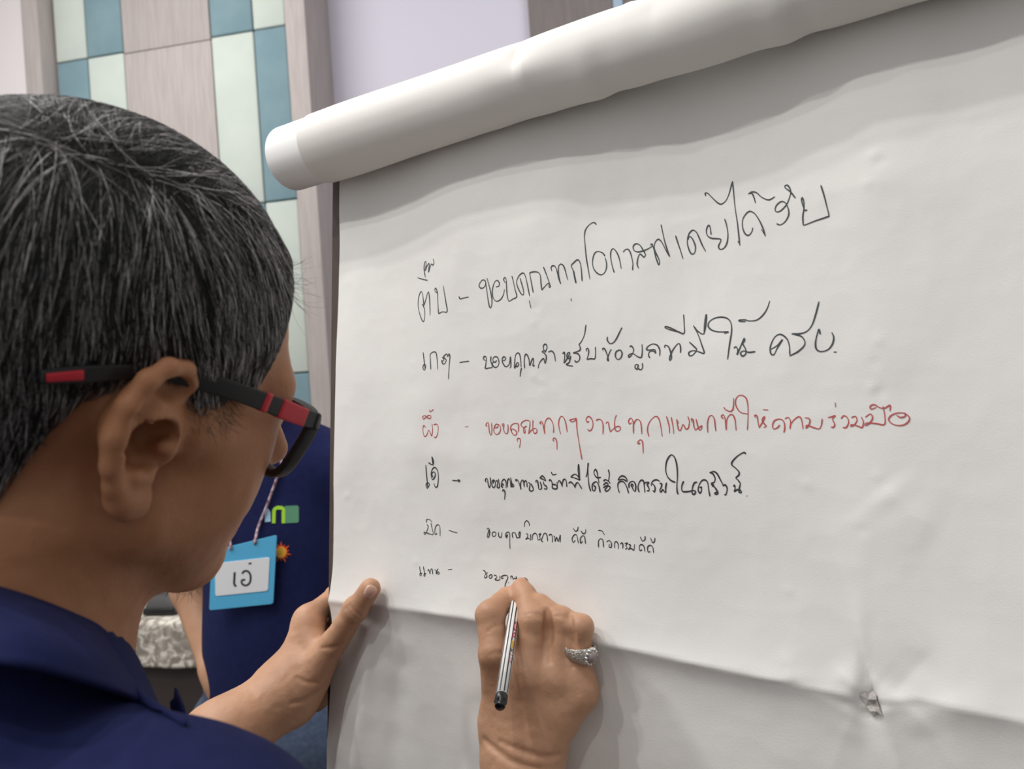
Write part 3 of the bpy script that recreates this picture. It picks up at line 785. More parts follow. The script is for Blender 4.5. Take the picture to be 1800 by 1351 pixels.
def ink(key, m, width, label, names):
    mbs = [MB(), MB()]
    for (ox, oy, sc), txt in WRITE[key]:
        for k, st in enumerate(txt.split(';')):
            p = np.array([[float(v) for v in q.split(',')] for q in st.split()])
            p = np.array([ox, oy]) + p / sc
            mb = mbs[0 if p[:, 0].mean() < 832 else 1]
            q = crspline(p, 5)
            st_ = np.array([pap(x, y, .006) for x, y in q])
            for _ in range(3):
                oo = sheet_w(st_[:, 0], st_[:, 1])
                st_ = np.array([pap(x, y, o_) for (x, y), o_ in zip(q, oo)])
            tg = np.gradient(st_, axis=0); tg /= np.linalg.norm(tg, axis=1)[:, None] + 1e-12
            st_ = np.vstack([st_[0] - tg[0] * width * .3, st_[1:-1], st_[-1] + tg[-1] * width * .3]) if len(st_) > 2 else st_
            nn = np.stack([-tg[:, 1], tg[:, 0]], 1)
            wv = width * .5 * (0.9 + .2 * np.sin(np.arange(len(st_)) * .35 + k))
            wv[0] *= .7; wv[-1] *= .6
            a, b = st_ + nn * wv[:, None], st_ - nn * wv[:, None]
            lift = .00022 + .00003 * (k % 5)
            va = SP(a[:, 0], a[:, 1], sheet_w(a[:, 0], a[:, 1]) + lift); vb = SP(b[:, 0], b[:, 1], sheet_w(b[:, 0], b[:, 1]) + lift)
            n = len(st_)
            mb.add(W(np.vstack([va, vb])), [(i, i + 1, n + i + 1, n + i) for i in range(n - 1)])
    for mb, nm, lb in zip(mbs, ('handwritten_name', 'handwritten_line'), (names, label)):
        o = mb.build(nm, m, pad)
        o['label'] = lb

def sheet_w(s, t):
    """height of the sheet's mesh itself (bilinear), so that ink sits right on it"""
    fi = (t - T0) / (T1 - T0) * (ntt - 1)
    sl = s_left(t)
    fj = (s - sl) / (SW - sl) * (ns - 1)
    i = np.clip(np.floor(fi).astype(int), 0, ntt - 2); j = np.clip(np.floor(fj).astype(int), 0, ns - 2)
    u, v = fi - i, fj - j
    return (GW[i, j] * (1 - u) * (1 - v) + GW[i + 1, j] * u * (1 - v) + GW[i, j + 1] * (1 - u) * v + GW[i + 1, j + 1] * u * v)

ink('first', M_ink, .00098, 'top handwritten line in thin dark ink, slanting upwards', 'topmost handwritten name and dash')
ink('second', M_ink, .00105, 'second handwritten line in thin dark ink', 'second handwritten name from the top')
ink('third', M_red, .00092, 'handwritten line in red ink', 'handwritten name in red ink')
ink('fourth', M_inkd, .00112, 'bolder handwritten line in dark ink below the red line', 'bolder handwritten name below the red one')
ink('fifth', M_inkd, .00085, 'small handwritten line in dark ink above the writing hand', 'small handwritten name in dark ink')
ink('sixth', M_inkd, .00085, 'short unfinished line of writing at the pen tip', 'lowest and smallest handwritten name')
# ------------------------------------------------------------------ a head as one implicit surface (local metres: x right ear, y forward, z up, origin between the ears)
def ear_sdf(p):
    """right ear (x>0), built in a tilted plane; returns ear shell"""
    # plane axes: e1 back->front, e2 up, e3 outwards
    o = np.array([.073, .002, .0])
    a = math.radians(8)                                   # the rear edge stands off the head
    e1 = np.array([-math.sin(a), math.cos(a), 0.0])
    e3 = np.array([math.cos(a), math.sin(a), 0.0])
    e2 = np.array([0.10, 0.0, 1.0]); e2 /= np.linalg.norm(e2)
    q = p - o
    X, Y, Z = q @ e1, q @ e2, q @ e3
    l = np.stack([X, Y, Z], 1)
    # bowl of the ear
    d = ell(l, (-.012, .008, .006), (.0165, .026, .0050))
    d = smin(d, rcone(l, (-.004, .004, -.004), (-.012, .006, .004), .014, .016), .010)
    helix = [(.004, .021, .004), (.0055, .030, .008), (.000, .0370, .011), (-.010, .0375, .0125), (-.0195, .031, .0130), (-.0255, .019, .0125), (-.0275, .005, .0110),
             (-.0255, -.009, .009), (-.021, -.019, .0070), (-.0155, -.0255, .0055)]
    hr = [.0028, .0036, .0042, .0045, .0046, .0046, .0044, .0042, .0045, .0058]
    d = smin(d, chain(l, helix, hr, .003), .004)
    lobe = ell(l, (-.0095, -.0270, .0050), (.0098, .0105, .0050))
    d = smin(d, lobe, .007)
    # antihelix ridge and its upper fork
    d = smin(d, chain(l, [(-.0185, .012, .0075), (-.011, .0185, .0070), (.000, .0185, .0040)], [.0026, .0030, .0032], .003), .004)
    # hollows: concha, canal, fossa between helix and antihelix
    d = smax(d, -ell(l, (-.0100, .0000, .0125), (.0130, .0155, .0135)), .0025)
    d = smax(d, -ell(l, (-.006, .0035, .003), (.0075, .0105, .011)), .003)
    d = smax(d, -ell(l, (-.0045, .0275, .0140), (.0095, .0062, .0095)), .002)
    d = smax(d, -chain(l, [(-.012, .026, .0155), (-.0205, .014, .0165), (-.0225, .000, .0150)], [.0034, .0030, .0026], .002), .002)
    # tragus and antitragus
    d = smin(d, rcone(l, (.0015, -.004, .003), (-.001, -.001, .0085), .0052, .0036), .004)
    d = smin(d, rcone(l, (-.007, -.0155, .006), (-.012, -.0145, .008), .0040, .0036), .004)
    return d

def head_sdf(p, detail=True):
    q = p.copy()
    s = np.abs(q[:, 0])
    m = np.stack([s, q[:, 1], q[:, 2]], 1)
    d = ell(m, (0, -.008, .052), (.078, .098, .086))
    d = smin(d, ell(m, (0, .022, .045), (.071, .073, .064)), .02)             # forehead
    d = smin(d, ell(m, (0, -.045, .030), (.070, .060, .070)), .02)            # back of the skull
    d = smin(d, rcone(m, (.010, .088, .028), (.046, .075, .026), .013, .014), .016)   # brow
    d = smin(d, ell(m, (0, .034, -.020), (.063, .056, .062)), .025)           # mid face
    d = smin(d, rcone(m, (.0475, .061, -.004), (.064, .022, .004), .018, .014), .02)   # cheekbone
    d = smin(d, ell(m, (.0385, .046, -.032), (.029, .033, .034)), .018)        # full cheek
    d = smin(d, rcone(m, (.056, .008, -.046), (.020, .062, -.082), .018, .017), .026)  # jaw line
    d = smin(d, ell(m, (0, .068, -.084), (.024, .019, .018)), .018)           # chin
    d = smin(d, ell(m, (0, .036, -.074), (.040, .040, .020)), .025)           # under the chin
    d = smax(d, -ell(m, (.033, .101, .008), (.020, .013, .012)), .016)        # eye sockets
    # nose
    d = smin(d, rcone(m, (0, .092, .018), (0, .1175, -.020), .0090, .0110), .012)
    d = smin(d, rcone(m, (.004, .104, -.027), (.016, .097, -.027), .0095, .0075), .008)
    d = smax(d, -ball(m, (.007, .106, -.0345), .0042), .003)
    # mouth
    d = smin(d, ell(m, (0, .082, -.052), (.030, .016, .022)), .014)
    d = smin(d, rcone(m, (0, .097, -.053), (.022, .088, -.055), .0055, .003), .004)
    d = smin(d, rcone(m, (0, .096, -.063), (.019, .088, -.061), .0062, .003), .004)
    d = smax(d, -rcone(m, (0, .1035, -.058), (.024, .091, -.0585), .0016, .0012), .002)
    # eyeballs and lids
    d = smin(d, ball(m, (.033, .078, .007), .0125), .003)
    d = smax(d, -rcone(m, (.024, .0915, .0045), (.043, .0885, .0045), .0014, .0012), .001)
    # ears on both sides
    d = smin(d, ear_sdf(m), .006)
    d = smax(d, -ell(m, (.078, -.013, .0), (.008, .006, .010)), .003)
    return d

def neck_sdf(p, back=(-.035, -.150), r0=.056, r1=.062):
    m = np.stack([np.abs(p[:, 0]), p[:, 1], p[:, 2]], 1)
    d = rcone(p, (0, -.030, -.010), (0, back[0], back[1]), r0, r1)
    d = smin(d, rcone(m, (.047, -.022, -.048), (.018, .030, back[1]), .014, .014), .03)
    return d

# ------------------------------------------------------------------ the writing man: pose in camera-measured metres
def basis(a, p, b):
    X = np.array([math.cos(TH), math.sin(TH), 0]); Uu = np.array([-math.sin(TH), math.cos(TH), 0]); F = np.array([0, 0, 1.0])
    h = math.cos(a) * X + math.sin(a) * F
    f = math.cos(p) * h - math.sin(p) * Uu
    u = math.sin(p) * h + math.cos(p) * Uu
    r = np.cross(u, f)
    return math.cos(b) * r + math.sin(b) * u, f, math.cos(b) * u - math.sin(b) * r

HO = np.array([-.225, -.0105, .392])
hr_, hf_, hu_ = basis(math.radians(53), math.radians(8), math.radians(-15))
HB = np.stack([hr_, hf_, hu_])
to_head = lambda c: (np.asarray(c, float) - HO) @ HB.T
from_head = lambda l: HO + np.asarray(l, float) @ HB
def hpix(px, py, xl):
    """photo pixel -> head-local point on the plane x = xl"""
    ray = P(px, py, 1.0)
    k = (xl + HO @ hr_) / (ray @ hr_)
    return to_head(ray * k)

tr_h = np.array([.80, -.02, -.60]); tr_h /= np.linalg.norm(tr_h)          # towards his right shoulder
tf_h = np.array([.60, 0, .80]); tf_h -= tr_h * (tf_h @ tr_h); tf_h /= np.linalg.norm(tf_h)
tu_h = np.cross(tf_h, tr_h)
if tu_h[1] < 0: tu_h = -tu_h
TB = np.stack([tr_h, tf_h, tu_h])
NB = np.array([-.262, -.150, .340])                                       # base of the neck
SHR = np.array([-.125, -.195, .265])
SHL = np.array([-.400, -.185, .455])
PEL = NB + tf_h * -.09 + tu_h * -.54
CHE = NB + tf_h * -.015 + tu_h * -.20
ELR = np.array([.015, -.455, .400]); WRR = P(915, 1345, .565)
ELL = np.array([-.395, -.395, .560]); WRL = P(500, 1220, .712)

def trunk_sdf(c, g=0.0):
    d = ell(c, CHE, (.165 + g, .108 + g, .215 + g), TB)
    d = smin(d, ell(c, PEL + tu_h * .14, (.150 + g, .112 + g, .19 + g), TB), .08)
    d = smin(d, ell(c, PEL, (.160 + g, .112 + g, .13 + g), TB), .06)
    d = smin(d, rcone(c, NB + tu_h * -.018, SHR, .044 + g, .050 + g), .05)
    d = smin(d, rcone(c, NB + tu_h * -.01, SHL, .052 + g, .052 + g), .05)
    d = smin(d, rcone(c, NB + tu_h * .03 - tf_h * .01, NB - tu_h * .06, .060 + g * .6, .074 + g), .04)
    return d

def arm_sdf(c, sh, el, wr, g=0.0):
    d = rcone(c, sh, el, .050 + g, .042 + g)
    return smin(d, rcone(c, el, el + (wr - el) * .35, .043 + g, .044 + g), .03)

def upper_sdf(c):
    l = to_head(c)
    d = smin(head_sdf(l), neck_sdf(l), .020)
    d = smin(d, rcone(c, from_head((0, -.030, -.10)), NB, .058, .066), .03)
    return d

def upper_full(c):
    d = upper_sdf(c)
    l = to_head(c)
    # folds of skin between jaw and neck
    for pts, r in (([(.050, -.012, -.045), (.047, .000, -.075), (.040, .012, -.105), (.036, .012, -.13)], .0022),):
        d = smax(d, -chain(l, pts, [r] * len(pts), .001), .006)
    return d + .00025 * vnoise(l[:, 0] * 160, l[:, 1] * 160, l[:, 2] * 160, seed=4) + .0006 * vnoise(l[:, 0] * 45, l[:, 1] * 45, l[:, 2] * 45, seed=9)

# right hand, holding the pen (pixel, pixel, depth of each joint)
RJ = {'i': [(928, 1188, .564), (938, 1090, .572), (923, 1047, .593), (915, 1030, .606)],
      'm': [(974, 1192, .562), (985, 1092, .572), (949, 1064, .603), (920, 1056, .614)],
      'r': [(1010, 1196, .568), (1021, 1102, .588), (988, 1086, .607), (955, 1090, .615)],
      'p': [(1021, 1218, .583), (1018, 1140, .602), (992, 1122, .612), (966, 1124, .618)],
      't': [(884, 1262, .575), (869, 1150, .568), (861, 1080, .583), (891, 1050, .602)]}
RR = {'i': [.0125, .0106, .0088, .0072], 'm': [.0122, .0096, .0086, .0074], 'r': [.0118, .0088, .0080, .0072], 'p': [.0112, .0080, .0072, .0066], 't': [.0150, .0118, .0102, .0086]}
def off_sheet(x, y, d, r, gap=.0064):
    """keep a joint of radius r clear of the sheet's front"""
    for _ in range(3):
        q = pap(x, y, .006)
        w = float(pw(np.array([q[0]]), np.array([q[1]]))[0])
        d = min(d, pd(x, y, w + r + gap))
    return P(x, y, d)
def behind_board(x, y, r):
    return P(x, y, pd(x, y, -.0195 - r))
RC = {k: [off_sheet(*q, r) for q, r in zip(v, RR[k])] for k, v in RJ.items()}
# left hand, gripping the board's edge
LJ = {'t': [(548, 1185, .715), (588, 1128, .713), (625, 1070, .7115), (651, 1034, .7075)],
      'i': [(543, 1090, .742), (590, 1045, .782), (625, 1040, .780), (650, 1040, .778)],
      'm': [(548, 1130, .757), (600, 1090, .790), (640, 1080, .784), (668, 1076, .779)],
      'r': [(553, 1172, .763), (605, 1140, .793), (645, 1128, .786), (670, 1124, .780)],
      'p': [(560, 1210, .762), (605, 1190, .790), (635, 1182, .785), (655, 1178, .780)]}
LR = {'t': [.0165, .0125, .0108, .0092], 'i': [.0130, .0100, .0088, .0076], 'm': [.0130, .0100, .0088, .0076], 'r': [.0125, .0098, .0085, .0074], 'p': [.0125, .0090, .0078, .0070]}
LC = {k: [off_sheet(*q, r, .0046) if k == 't' else (P(*q) if (i == 0 and k in 'im') else behind_board(q[0], q[1], r)) for i, (q, r) in enumerate(zip(v, LR[k]))] for k, v in LJ.items()}

def hand_sdf(c, J, R, wr, el, wrad, extra):
    palm = None
    for k in 'imrp':
        e = rcone(c, J[k][0], wr + (J[k][0] - wr) * .12, R[k][0] + .0005, wrad * .78)
        palm = e if palm is None else smin(palm, e, .012)
    palm = smin(palm, rcone(c, wr, wr + (el - wr) * .25, wrad, wrad * 1.06), .025)
    palm = smin(palm, rcone(c, wr + (el - wr) * .25, el, wrad * 1.06, .042), .03)
    palm = smin(palm, rcone(c, J['t'][0], wr, R['t'][0] + .001, wrad * .8), .02)
    for (a, b, ra, rb) in extra:
        palm = smin(palm, rcone(c, a, b, ra, rb), .015)
    fing = None
    for k in 'imrp':
        f = chain(c, J[k], R[k], .0035)
        # knuckle swell
        f = smin(f, ball(c, J[k][1], R[k][1] * 1.01), .004)
        fing = f if fing is None else smin(fing, f, .0022)
    th = smin(chain(c, J['t'], R['t'], .004), ball(c, J['t'][2], R['t'][2] * 1.05), .004)
    d = smin(palm, fing, .009)
    return smin(d, th, .006)

def skin_noise(c, s):
    return .00022 * vnoise(c[:, 0] * 220, c[:, 1] * 220, c[:, 2] * 220, seed=s) + .0005 * vnoise(c[:, 0] * 70, c[:, 1] * 70, c[:, 2] * 70, seed=s + 1)

def rhand_base(c):
    ex = [(RC['t'][0], RC['i'][0] * .7 + RC['t'][1] * .3, .015, .010)]
    return hand_sdf(c, RC, RR, WRR, ELR, .0248, ex)

def lhand_base(c):
    ex = [(behind_board(553, 1224, .016), WRL, .0160, .018), (LC['t'][1] * .5 + LC['t'][0] * .5, LC['i'][0] + np.array([-.002, 0, 0]), .0095, .0085)]
    return hand_sdf(c, LC, LR, WRL, ELL, .0275, ex)

def skin_lines(fn, lines):
    """creases that follow the skin: centre lines found on the surface itself"""
    out = []
    for pxs, r, k in lines:
        q = [march(fn, x, y, .3) for x, y in crspline(np.array(pxs, float), 4)]
        q = [p for p in q if p is not None]
        if len(q) > 1:
            n = len(q)
            out.append((q, [r * (.35 + .65 * math.sin(math.pi * (i + .5) / n)) for i in range(n)], k))
    return out

RLINES = skin_lines(rhand_base, [
    ([(962, 1072), (964, 1100), (966, 1130), (967, 1162)], .0040, .0024), ([(1000, 1080), (1003, 1105), (1005, 1135), (1007, 1170)], .0040, .0024),
    ([(918, 1080), (935, 1077), (952, 1080), (962, 1083)], .0007, .0022), ([(920, 1086), (936, 1084), (956, 1086)], .0005, .002),
    ([(975, 1083), (986, 1082), (998, 1087)], .0006, .002), ([(850, 1300), (872, 1318), (905, 1340), (950, 1352)], .0013, .004),
    ([(880, 1303), (920, 1320), (955, 1330), (985, 1326)], .0009, .004), ([(862, 1150), (876, 1146), (890, 1150)], .0006, .0025), ([(858, 1108), (870, 1100), (884, 1098)], .0005, .002)])
LLINES = skin_lines(lhand_base, [
    ([(612, 1062), (621, 1073), (634, 1083)], .0009, .003), ([(607, 1068), (617, 1080), (629, 1088)], .0007, .0025),
    ([(566, 1139), (585, 1138), (603, 1131)], .0009, .003), ([(522, 1190), (538, 1198), (556, 1200)], .0006, .003), ([(512, 1236), (540, 1229), (562, 1216), (578, 1200)], .0011, .004)])

def rhand_sdf(c):
    d = rhand_base(c)
    for q, r, k in RLINES:
        d = smax(d, -chain(c, q, r, .0005), k)
    return d + skin_noise(c, 12)

def lhand_sdf(c):
    d = lhand_base(c)
    for q, r, k in LLINES:
        d = smax(d, -chain(c, q, r, .0005), k)
    return d + skin_noise(c, 22)

def bounds(pts, pad):
    pts = np.array(pts)
    return pts.min(0) - pad, pts.max(0) + pad

ALLV, ALLF = [], []
def piece(fn, lo, hi, h, V=None, F=None, conv=W):
    V = ALLV if V is None else V; F = ALLF if F is None else F
    v, f = grow(fn, lo, hi, h)
    n = sum(len(q) for q in V)
    V.append(conv(v)); F.append(f + n)

M_skin = mat('brown_skin', srgb(196, 152, 122), 0.48, col2=srgb(186, 141, 111), scale=28, bump=0.12, bscale=420, sss=0.12, sss_radius=(.006, .0025, .0015), spec=0.35)
M_skin_face = mat('shaded_face_skin', srgb(176, 124, 90), 0.48, col2=srgb(166, 115, 82), scale=24, bump=0.12, bscale=420, sss=0.12, sss_radius=(.006, .0025, .0015), spec=0.3)  # shade on his face put into the skin colour, darker than the hands
M_navy = mat('navy_knit', srgb(32, 38, 80), 0.9, col2=srgb(29, 34, 74), scale=90, bump=0.35, bscale=1400, spec=0.15)
M_denim = mat('grey_blue_denim', srgb(78, 90, 112), 0.9, col2=srgb(66, 78, 100), scale=120, bump=0.3, bscale=900, spec=0.2)
M_dark_trouser = mat('dark_trousers', srgb(40, 42, 50), 0.9, bump=0.2, bscale=900)

hl = [from_head(q) for q in ((-.1, -.12, -.17), (.1, .13, .15), (-.1, .13, -.17), (.1, -.12, .15), (.1, .13, -.17), (-.1, -.12, .15), (.1, -.12, -.17), (-.1, .13, .15))]
lo, hi = bounds(hl, .01)
lo[1] = min(lo[1], NB[1] - .03)
piece(upper_full, lo, hi, .0017)
lo, hi = bounds([q for v in RC.values() for q in v] + [WRR, ELR], .05)
piece(rhand_sdf, lo, hi, .0014)
lo, hi = bounds([q for v in LC.values() for q in v] + [WRL, ELL], .05)
piece(lhand_sdf, lo, hi, .0014)
FLOOR_Y = lambda w: w
# trunk, upper arms and legs
HIPR, HIPL = PEL + tr_h * .085 - tu_h * .04, PEL - tr_h * .085 - tu_h * .04
def wc(w):
    return (np.asarray(w, float) - CAM) @ B3.T
def foot_at(hip, fwd):
    w = W(hip) + WD(tf_h) * fwd; w[2] = .075
    return wc(w)
ANR, ANL = foot_at(HIPR, .02), foot_at(HIPL, .10)
KNR, KNL = (HIPR + ANR) / 2 + tf_h * .03, (HIPL + ANL) / 2 + tf_h * .03
UPW = wc(CAM + WZ)
def legs_sdf(c, g=0.0):
    d = None
    for hp, kn, an in ((HIPR, KNR, ANR), (HIPL, KNL, ANL)):
        e = smin(rcone(c, hp, kn, .085 + g, .058 + g), rcone(c, kn, an, .057 + g, .042 + g), .02)
        d = e if d is None else smin(d, e, .02)
    return d
def feet_sdf(c, g=0.0):
    d = None
    for an in (ANR, ANL):
        e = smin(rcone(c, an - UPW * .030 - tf_h * .03, an - UPW * .040 + tf_h * .15, .038 + g, .030 + g), rcone(c, an, an - UPW * .03, .04, .042 + g), .02)
        d = e if d is None else np.minimum(d, e)
    return d
def lower_body(c):
    d = smin(trunk_sdf(c), legs_sdf(c), .05)
    nr = np.linalg.norm(c - NB - ((c - NB) @ tu_h)[:, None] * tu_h, axis=1) - .10
    d = smax(d, -np.maximum(-((c - (NB - tu_h * .012)) @ tu_h), nr), .01)
    d = smin(d, rcone(c, SHR, ELR, .048, .041), .03)
    d = smin(d, rcone(c, SHL, ELL, .048, .041), .03)
    return smin(d, feet_sdf(c, -.006), .02)
blo, bhi = bounds([NB, SHR, SHL, ELR, ELL, ANR, ANL, PEL + tf_h * .2, PEL - tf_h * .2, ANR + tf_h * .2, ANL + tf_h * .2, CHE + tf_h * .15, CHE - tf_h * .15], .11)
piece(lower_body, blo, bhi, .009)
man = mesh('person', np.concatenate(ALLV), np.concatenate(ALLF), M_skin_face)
man.data.materials.append(M_skin)
nh = len(ALLF[0])
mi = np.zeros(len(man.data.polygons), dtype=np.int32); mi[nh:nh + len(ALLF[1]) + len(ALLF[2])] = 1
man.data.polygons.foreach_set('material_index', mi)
tag(man, 'man in a navy polo shirt leaning in and writing on the flip chart', 'person')

# ---- his clothes
def shirt_sdf(c):
    d = trunk_sdf(c, .010)
    for sh, el in ((SHR, ELR), (SHL, ELL)):
        d = smin(d, rcone(c, sh, sh + (el - sh) * .72, .060, .064), .03)
    # soft folds of the cloth
    d = d + .0035 * fbm(c[:, 0] * 11, c[:, 1] * 7, c[:, 2] * 11, seed=31, oct=2)
    # neck opening, hem, sleeve ends
    d = smax(d, -rcone(c, NB - tu_h * .10, from_head((0, -.03, -.02)), .060, .060), .006)
    nr = np.linalg.norm(c - NB - ((c - NB) @ tu_h)[:, None] * tu_h, axis=1) - .067
    d = smax(d, -np.maximum(-((c - (NB + tu_h * .012)) @ tu_h), nr), .003)
    d = smax(d, -((c - (PEL - tu_h * .11)) @ tu_h), .004)
    for sh, el in ((SHR, ELR), (SHL, ELL)):
        ax = (el - sh) / np.linalg.norm(el - sh)
        along = (c - (sh + (el - sh) * .72)) @ ax
        near = np.linalg.norm(c - sh - ((c - sh) @ ax)[:, None] * ax, axis=1) - .085
        d = smax(d, np.minimum(along, -near), .003)
    return d
V_, F_2 = [], []
piece(shirt_sdf, blo - .02, bhi + .02, .005, V_, F_2)
shirt = mesh('polo_shirt', V_[0], F_2[0], M_navy, man)
V_, F_2 = [], []
def trousers_sdf(c):
    d = smin(legs_sdf(c, .012), ell(c, PEL, (.168, .120, .13), TB), .05)
    d = smax(d, (c - (PEL + tu_h * .04)) @ tu_h, .004)
    return d + .003 * fbm(c[:, 0] * 9, c[:, 1] * 6, c[:, 2] * 9, seed=33, oct=2)
piece(trousers_sdf, blo - .02, bhi + .02, .009, V_, F_2)
mesh('trousers', V_[0], F_2[0], M_dark_trouser, man)
for an in (ANR, ANL):
    V_, F_2 = [], []
    piece(lambda c: smin(rcone(c, an - UPW * .034 - tf_h * .03, an - UPW * .044 + tf_h * .15, .040, .033), rcone(c, an, an - UPW * .03, .044, .046), .02), *bounds([an - tf_h * .1, an + tf_h * .22], .1), .006, V_, F_2)
    mesh('shoe', V_[0], F_2[0], M_black, man)

# collar: a folded band round the neck, traced on its visible side and mirrored to the other side
def mirror(c):
    c = np.asarray(c, float)
    return c - 2 * ((c - NB) @ tr_h)[..., None] * tr_h if c.ndim > 1 else c - 2 * ((c - NB) @ tr_h) * tr_h
neck_only = lambda c: smin(neck_sdf(to_head(c)), rcone(c, from_head((0, -.03, -.10)), NB, .058, .066), .03)
top_px = [(-190, 1010, .30), (-90, 1020, .285), (0, 1043, .282), (60, 1062, .285), (120, 1085, .293), (175, 1112, .312), (213, 1155, .335), (236, 1202, .352), (246, 1222, .366)]
mid_px = [(-200, 1060, .285), (-95, 1075, .270), (0, 1100, .268), (60, 1112, .272), (125, 1135, .282), (182, 1160, .300), (222, 1190, .323), (250, 1222, .345), (276, 1240, .362)]
bot_px = [(-220, 1120, .275), (-100, 1140, .258), (0, 1165, .255), (62, 1174, .260), (130, 1192, .272), (195, 1212, .290), (245, 1232, .312), (292, 1254, .338), (328, 1272, .362)]
rows_ = []
for pxs, gap in ((top_px, 0), (mid_px, .0055), (bot_px, .0035)):
    pts_ = []
    for x, y, d_ in pxs:
        if gap:
            hit = march(shirt_sdf, x, y, .12)
            if hit is not None: d_ = min(d_, hit[2] - gap)
        else:
            hit = march(neck_only, x, y, .12)
            if hit is not None: d_ = hit[2] - .0075
        pts_.append(P(x, y, d_))
    rows_.append(crspline(np.array(pts_), 6))
inner = rows_[0] + np.array([0, -.028, .012])
prof_rows = []
for k in range(len(rows_[0])):
    a = np.stack([inner[k], rows_[0][k] - np.array([0, .002, -.003]), rows_[0][k] + np.array([0, .0015, -.0015]), rows_[1][k], rows_[2][k]])
    prof_rows.append(crspline(a, 5))
CV = np.array(prof_rows)
n1, n2 = CV.shape[:2]
CVm = mirror(CV.reshape(-1, 3)).reshape(n1, n2, 3)
M_collar = M_navy
both = np.concatenate([CV[::-1], CVm[0:]])
co = mesh('collar', W(both.reshape(-1, 3)), grid_f(len(both), n2), M_collar, shirt)
so = co.modifiers.new('cloth', 'SOLIDIFY'); so.thickness = .0022; so.offset = 0
# the far collar point, curling up behind
ctp = [(304, 1222), (307, 1211), (313, 1211), (318, 1224), (325, 1242), (330, 1258), (331, 1274), (324, 1290), (314, 1280), (309, 1255)]
cq = np.array([P(x, y, .41 + .006 * math.sin(i * 1.1)) for i, (x, y) in enumerate(ctp)])
cq = np.vstack([cq, cq.mean(0) - np.array([0, 0, .006])])
ct = mesh('collar_point', W(cq), [(i, (i + 1) % 10, 10) for i in range(10)], M_collar, shirt)
sb = ct.modifiers.new('round', 'SUBSURF'); sb.levels = sb.render_levels = 2
so = ct.modifiers.new('cloth', 'SOLIDIFY'); so.thickness = .0022

# thumbnail and fingernails
M_nail = mat('fingernail', srgb(214, 172, 152), 0.3, spec=0.5)
def nail(fn, px, py, wdir, ldir, w, l, parent, d0=.3):
    c = march(fn, px, py, d0)
    if c is None: return
    ld = np.asarray(ldir, float); ld /= np.linalg.norm(ld)
    n = grad(fn, c[None])[0]
    ld = ld - n * (ld @ n); ld /= np.linalg.norm(ld)
    wd = np.cross(n, ld)
    vv, ff, nu_, nv_ = [], [], 9, 9
    for i in range(nv_):
        for j in range(nu_):
            a, b = (j / (nu_ - 1) * 2 - 1), (i / (nv_ - 1) * 2 - 1)
            sq = math.sqrt(max(0, 1 - .30 * b ** 4))
            q = c + wd * a * w * .5 * sq + ld * b * l * .5 * (1 - .22 * a * a)
            for _ in range(3):
                q = q - grad(fn, q[None])[0] * (float(fn(q[None])[0]) - .0009 + .0011 * max(abs(a), abs(b)) ** 6)
            vv.append(q)
    return mesh('fingernail', W(np.array(vv)), grid_f(nv_, nu_), M_nail, parent)
nail(lhand_sdf, 651, 1040, None, P(655, 1028, .7075) - P(630, 1064, .7115), .0140, .0155, man)

# ---- the pen in his right hand
M_pen = bpy.data.materials.new('striped_barrel'); M_pen.use_nodes = True
_q = pap(912, 1023, .006)
PEN_T, PEN_E = P(912, 1023, pd(912, 1023, float(pw(np.array([_q[0]]), np.array([_q[1]]))[0]) + .0012)), P(878.5, 1243, .499)
pa = (PEN_E - PEN_T); PL = np.linalg.norm(pa); pa /= PL
pu = np.cross(pa, np.array([0, 0, 1.0])); pu /= np.linalg.norm(pu); pw_ = np.cross(pa, pu)
M_pwhite = mat('white_barrel', srgb(238, 236, 232), 0.25, spec=0.5, coat=0.3)
M_pstripe = mat('black_stripe', srgb(42, 44, 50), 0.3)
M_pcap = mat('black_end_cap', srgb(20, 20, 22), 0.25, spec=0.6)
pen = empty('felt_tip_pen', W(PEN_T), 'white felt tip pen with thin black stripes and a black end cap', 'pen')
PR = .0043
def pring(z, r, n=6, ph=0.0):
    an = ph + np.arange(n) * 2 * np.pi / n
    return W(PEN_T + pa * z + r * (np.cos(an)[:, None] * pu + np.sin(an)[:, None] * pw_))
def lathe(prof, n=24):
    mb = MB()
    rows = [pring(z, r, n) for z, r in prof]
    v = np.concatenate(rows)
    f = [(i * n + j, i * n + (j + 1) % n, (i + 1) * n + (j + 1) % n, (i + 1) * n + j) for i in range(len(prof) - 1) for j in range(n)]
    mb.add(v, f); mb.f.append(tuple(range(n - 1, -1, -1))); mb.f.append(tuple((len(prof) - 1) * n + j for j in range(n)))
    return mb
br = lathe([(.014, .0032), (.018, PR), (.06, PR), (PL - .010, PR)]).build('barrel', M_pwhite, pen)
lathe([(0.0, .0004), (.002, .0006), (.004, .0012), (.010, .0022), (.014, .0030)], 16).build('tip', M_pcap, pen)
lathe([(PL - .0105, PR * .98), (PL - .010, PR * 1.03), (PL - .0045, PR * 1.03), (PL - .004, PR * .86), (PL - .001, PR * .86), (PL, PR * .72)]).build('end_cap', M_pcap, pen)
for k in range(9):
    an = (k + .5) * 2 * math.pi / 9
    mb = MB()
    hw = .11
    rr = PR + .00006
    zz = np.linspace(.019, PL - .0108, 30)
    for s_ in (-1, 0, 1):
        pass
    v = [W(PEN_T + pa * z + rr * (math.cos(an + s_ * hw) * pu + math.sin(an + s_ * hw) * pw_)) for z in zz for s_ in (-1, 0, 1)]
    mb.add(v, [(i * 3 + j, i * 3 + j + 1, i * 3 + j + 4, i * 3 + j + 3) for i in range(29) for j in (0, 1)])
    mb.build('stripe', M_pstripe, br)
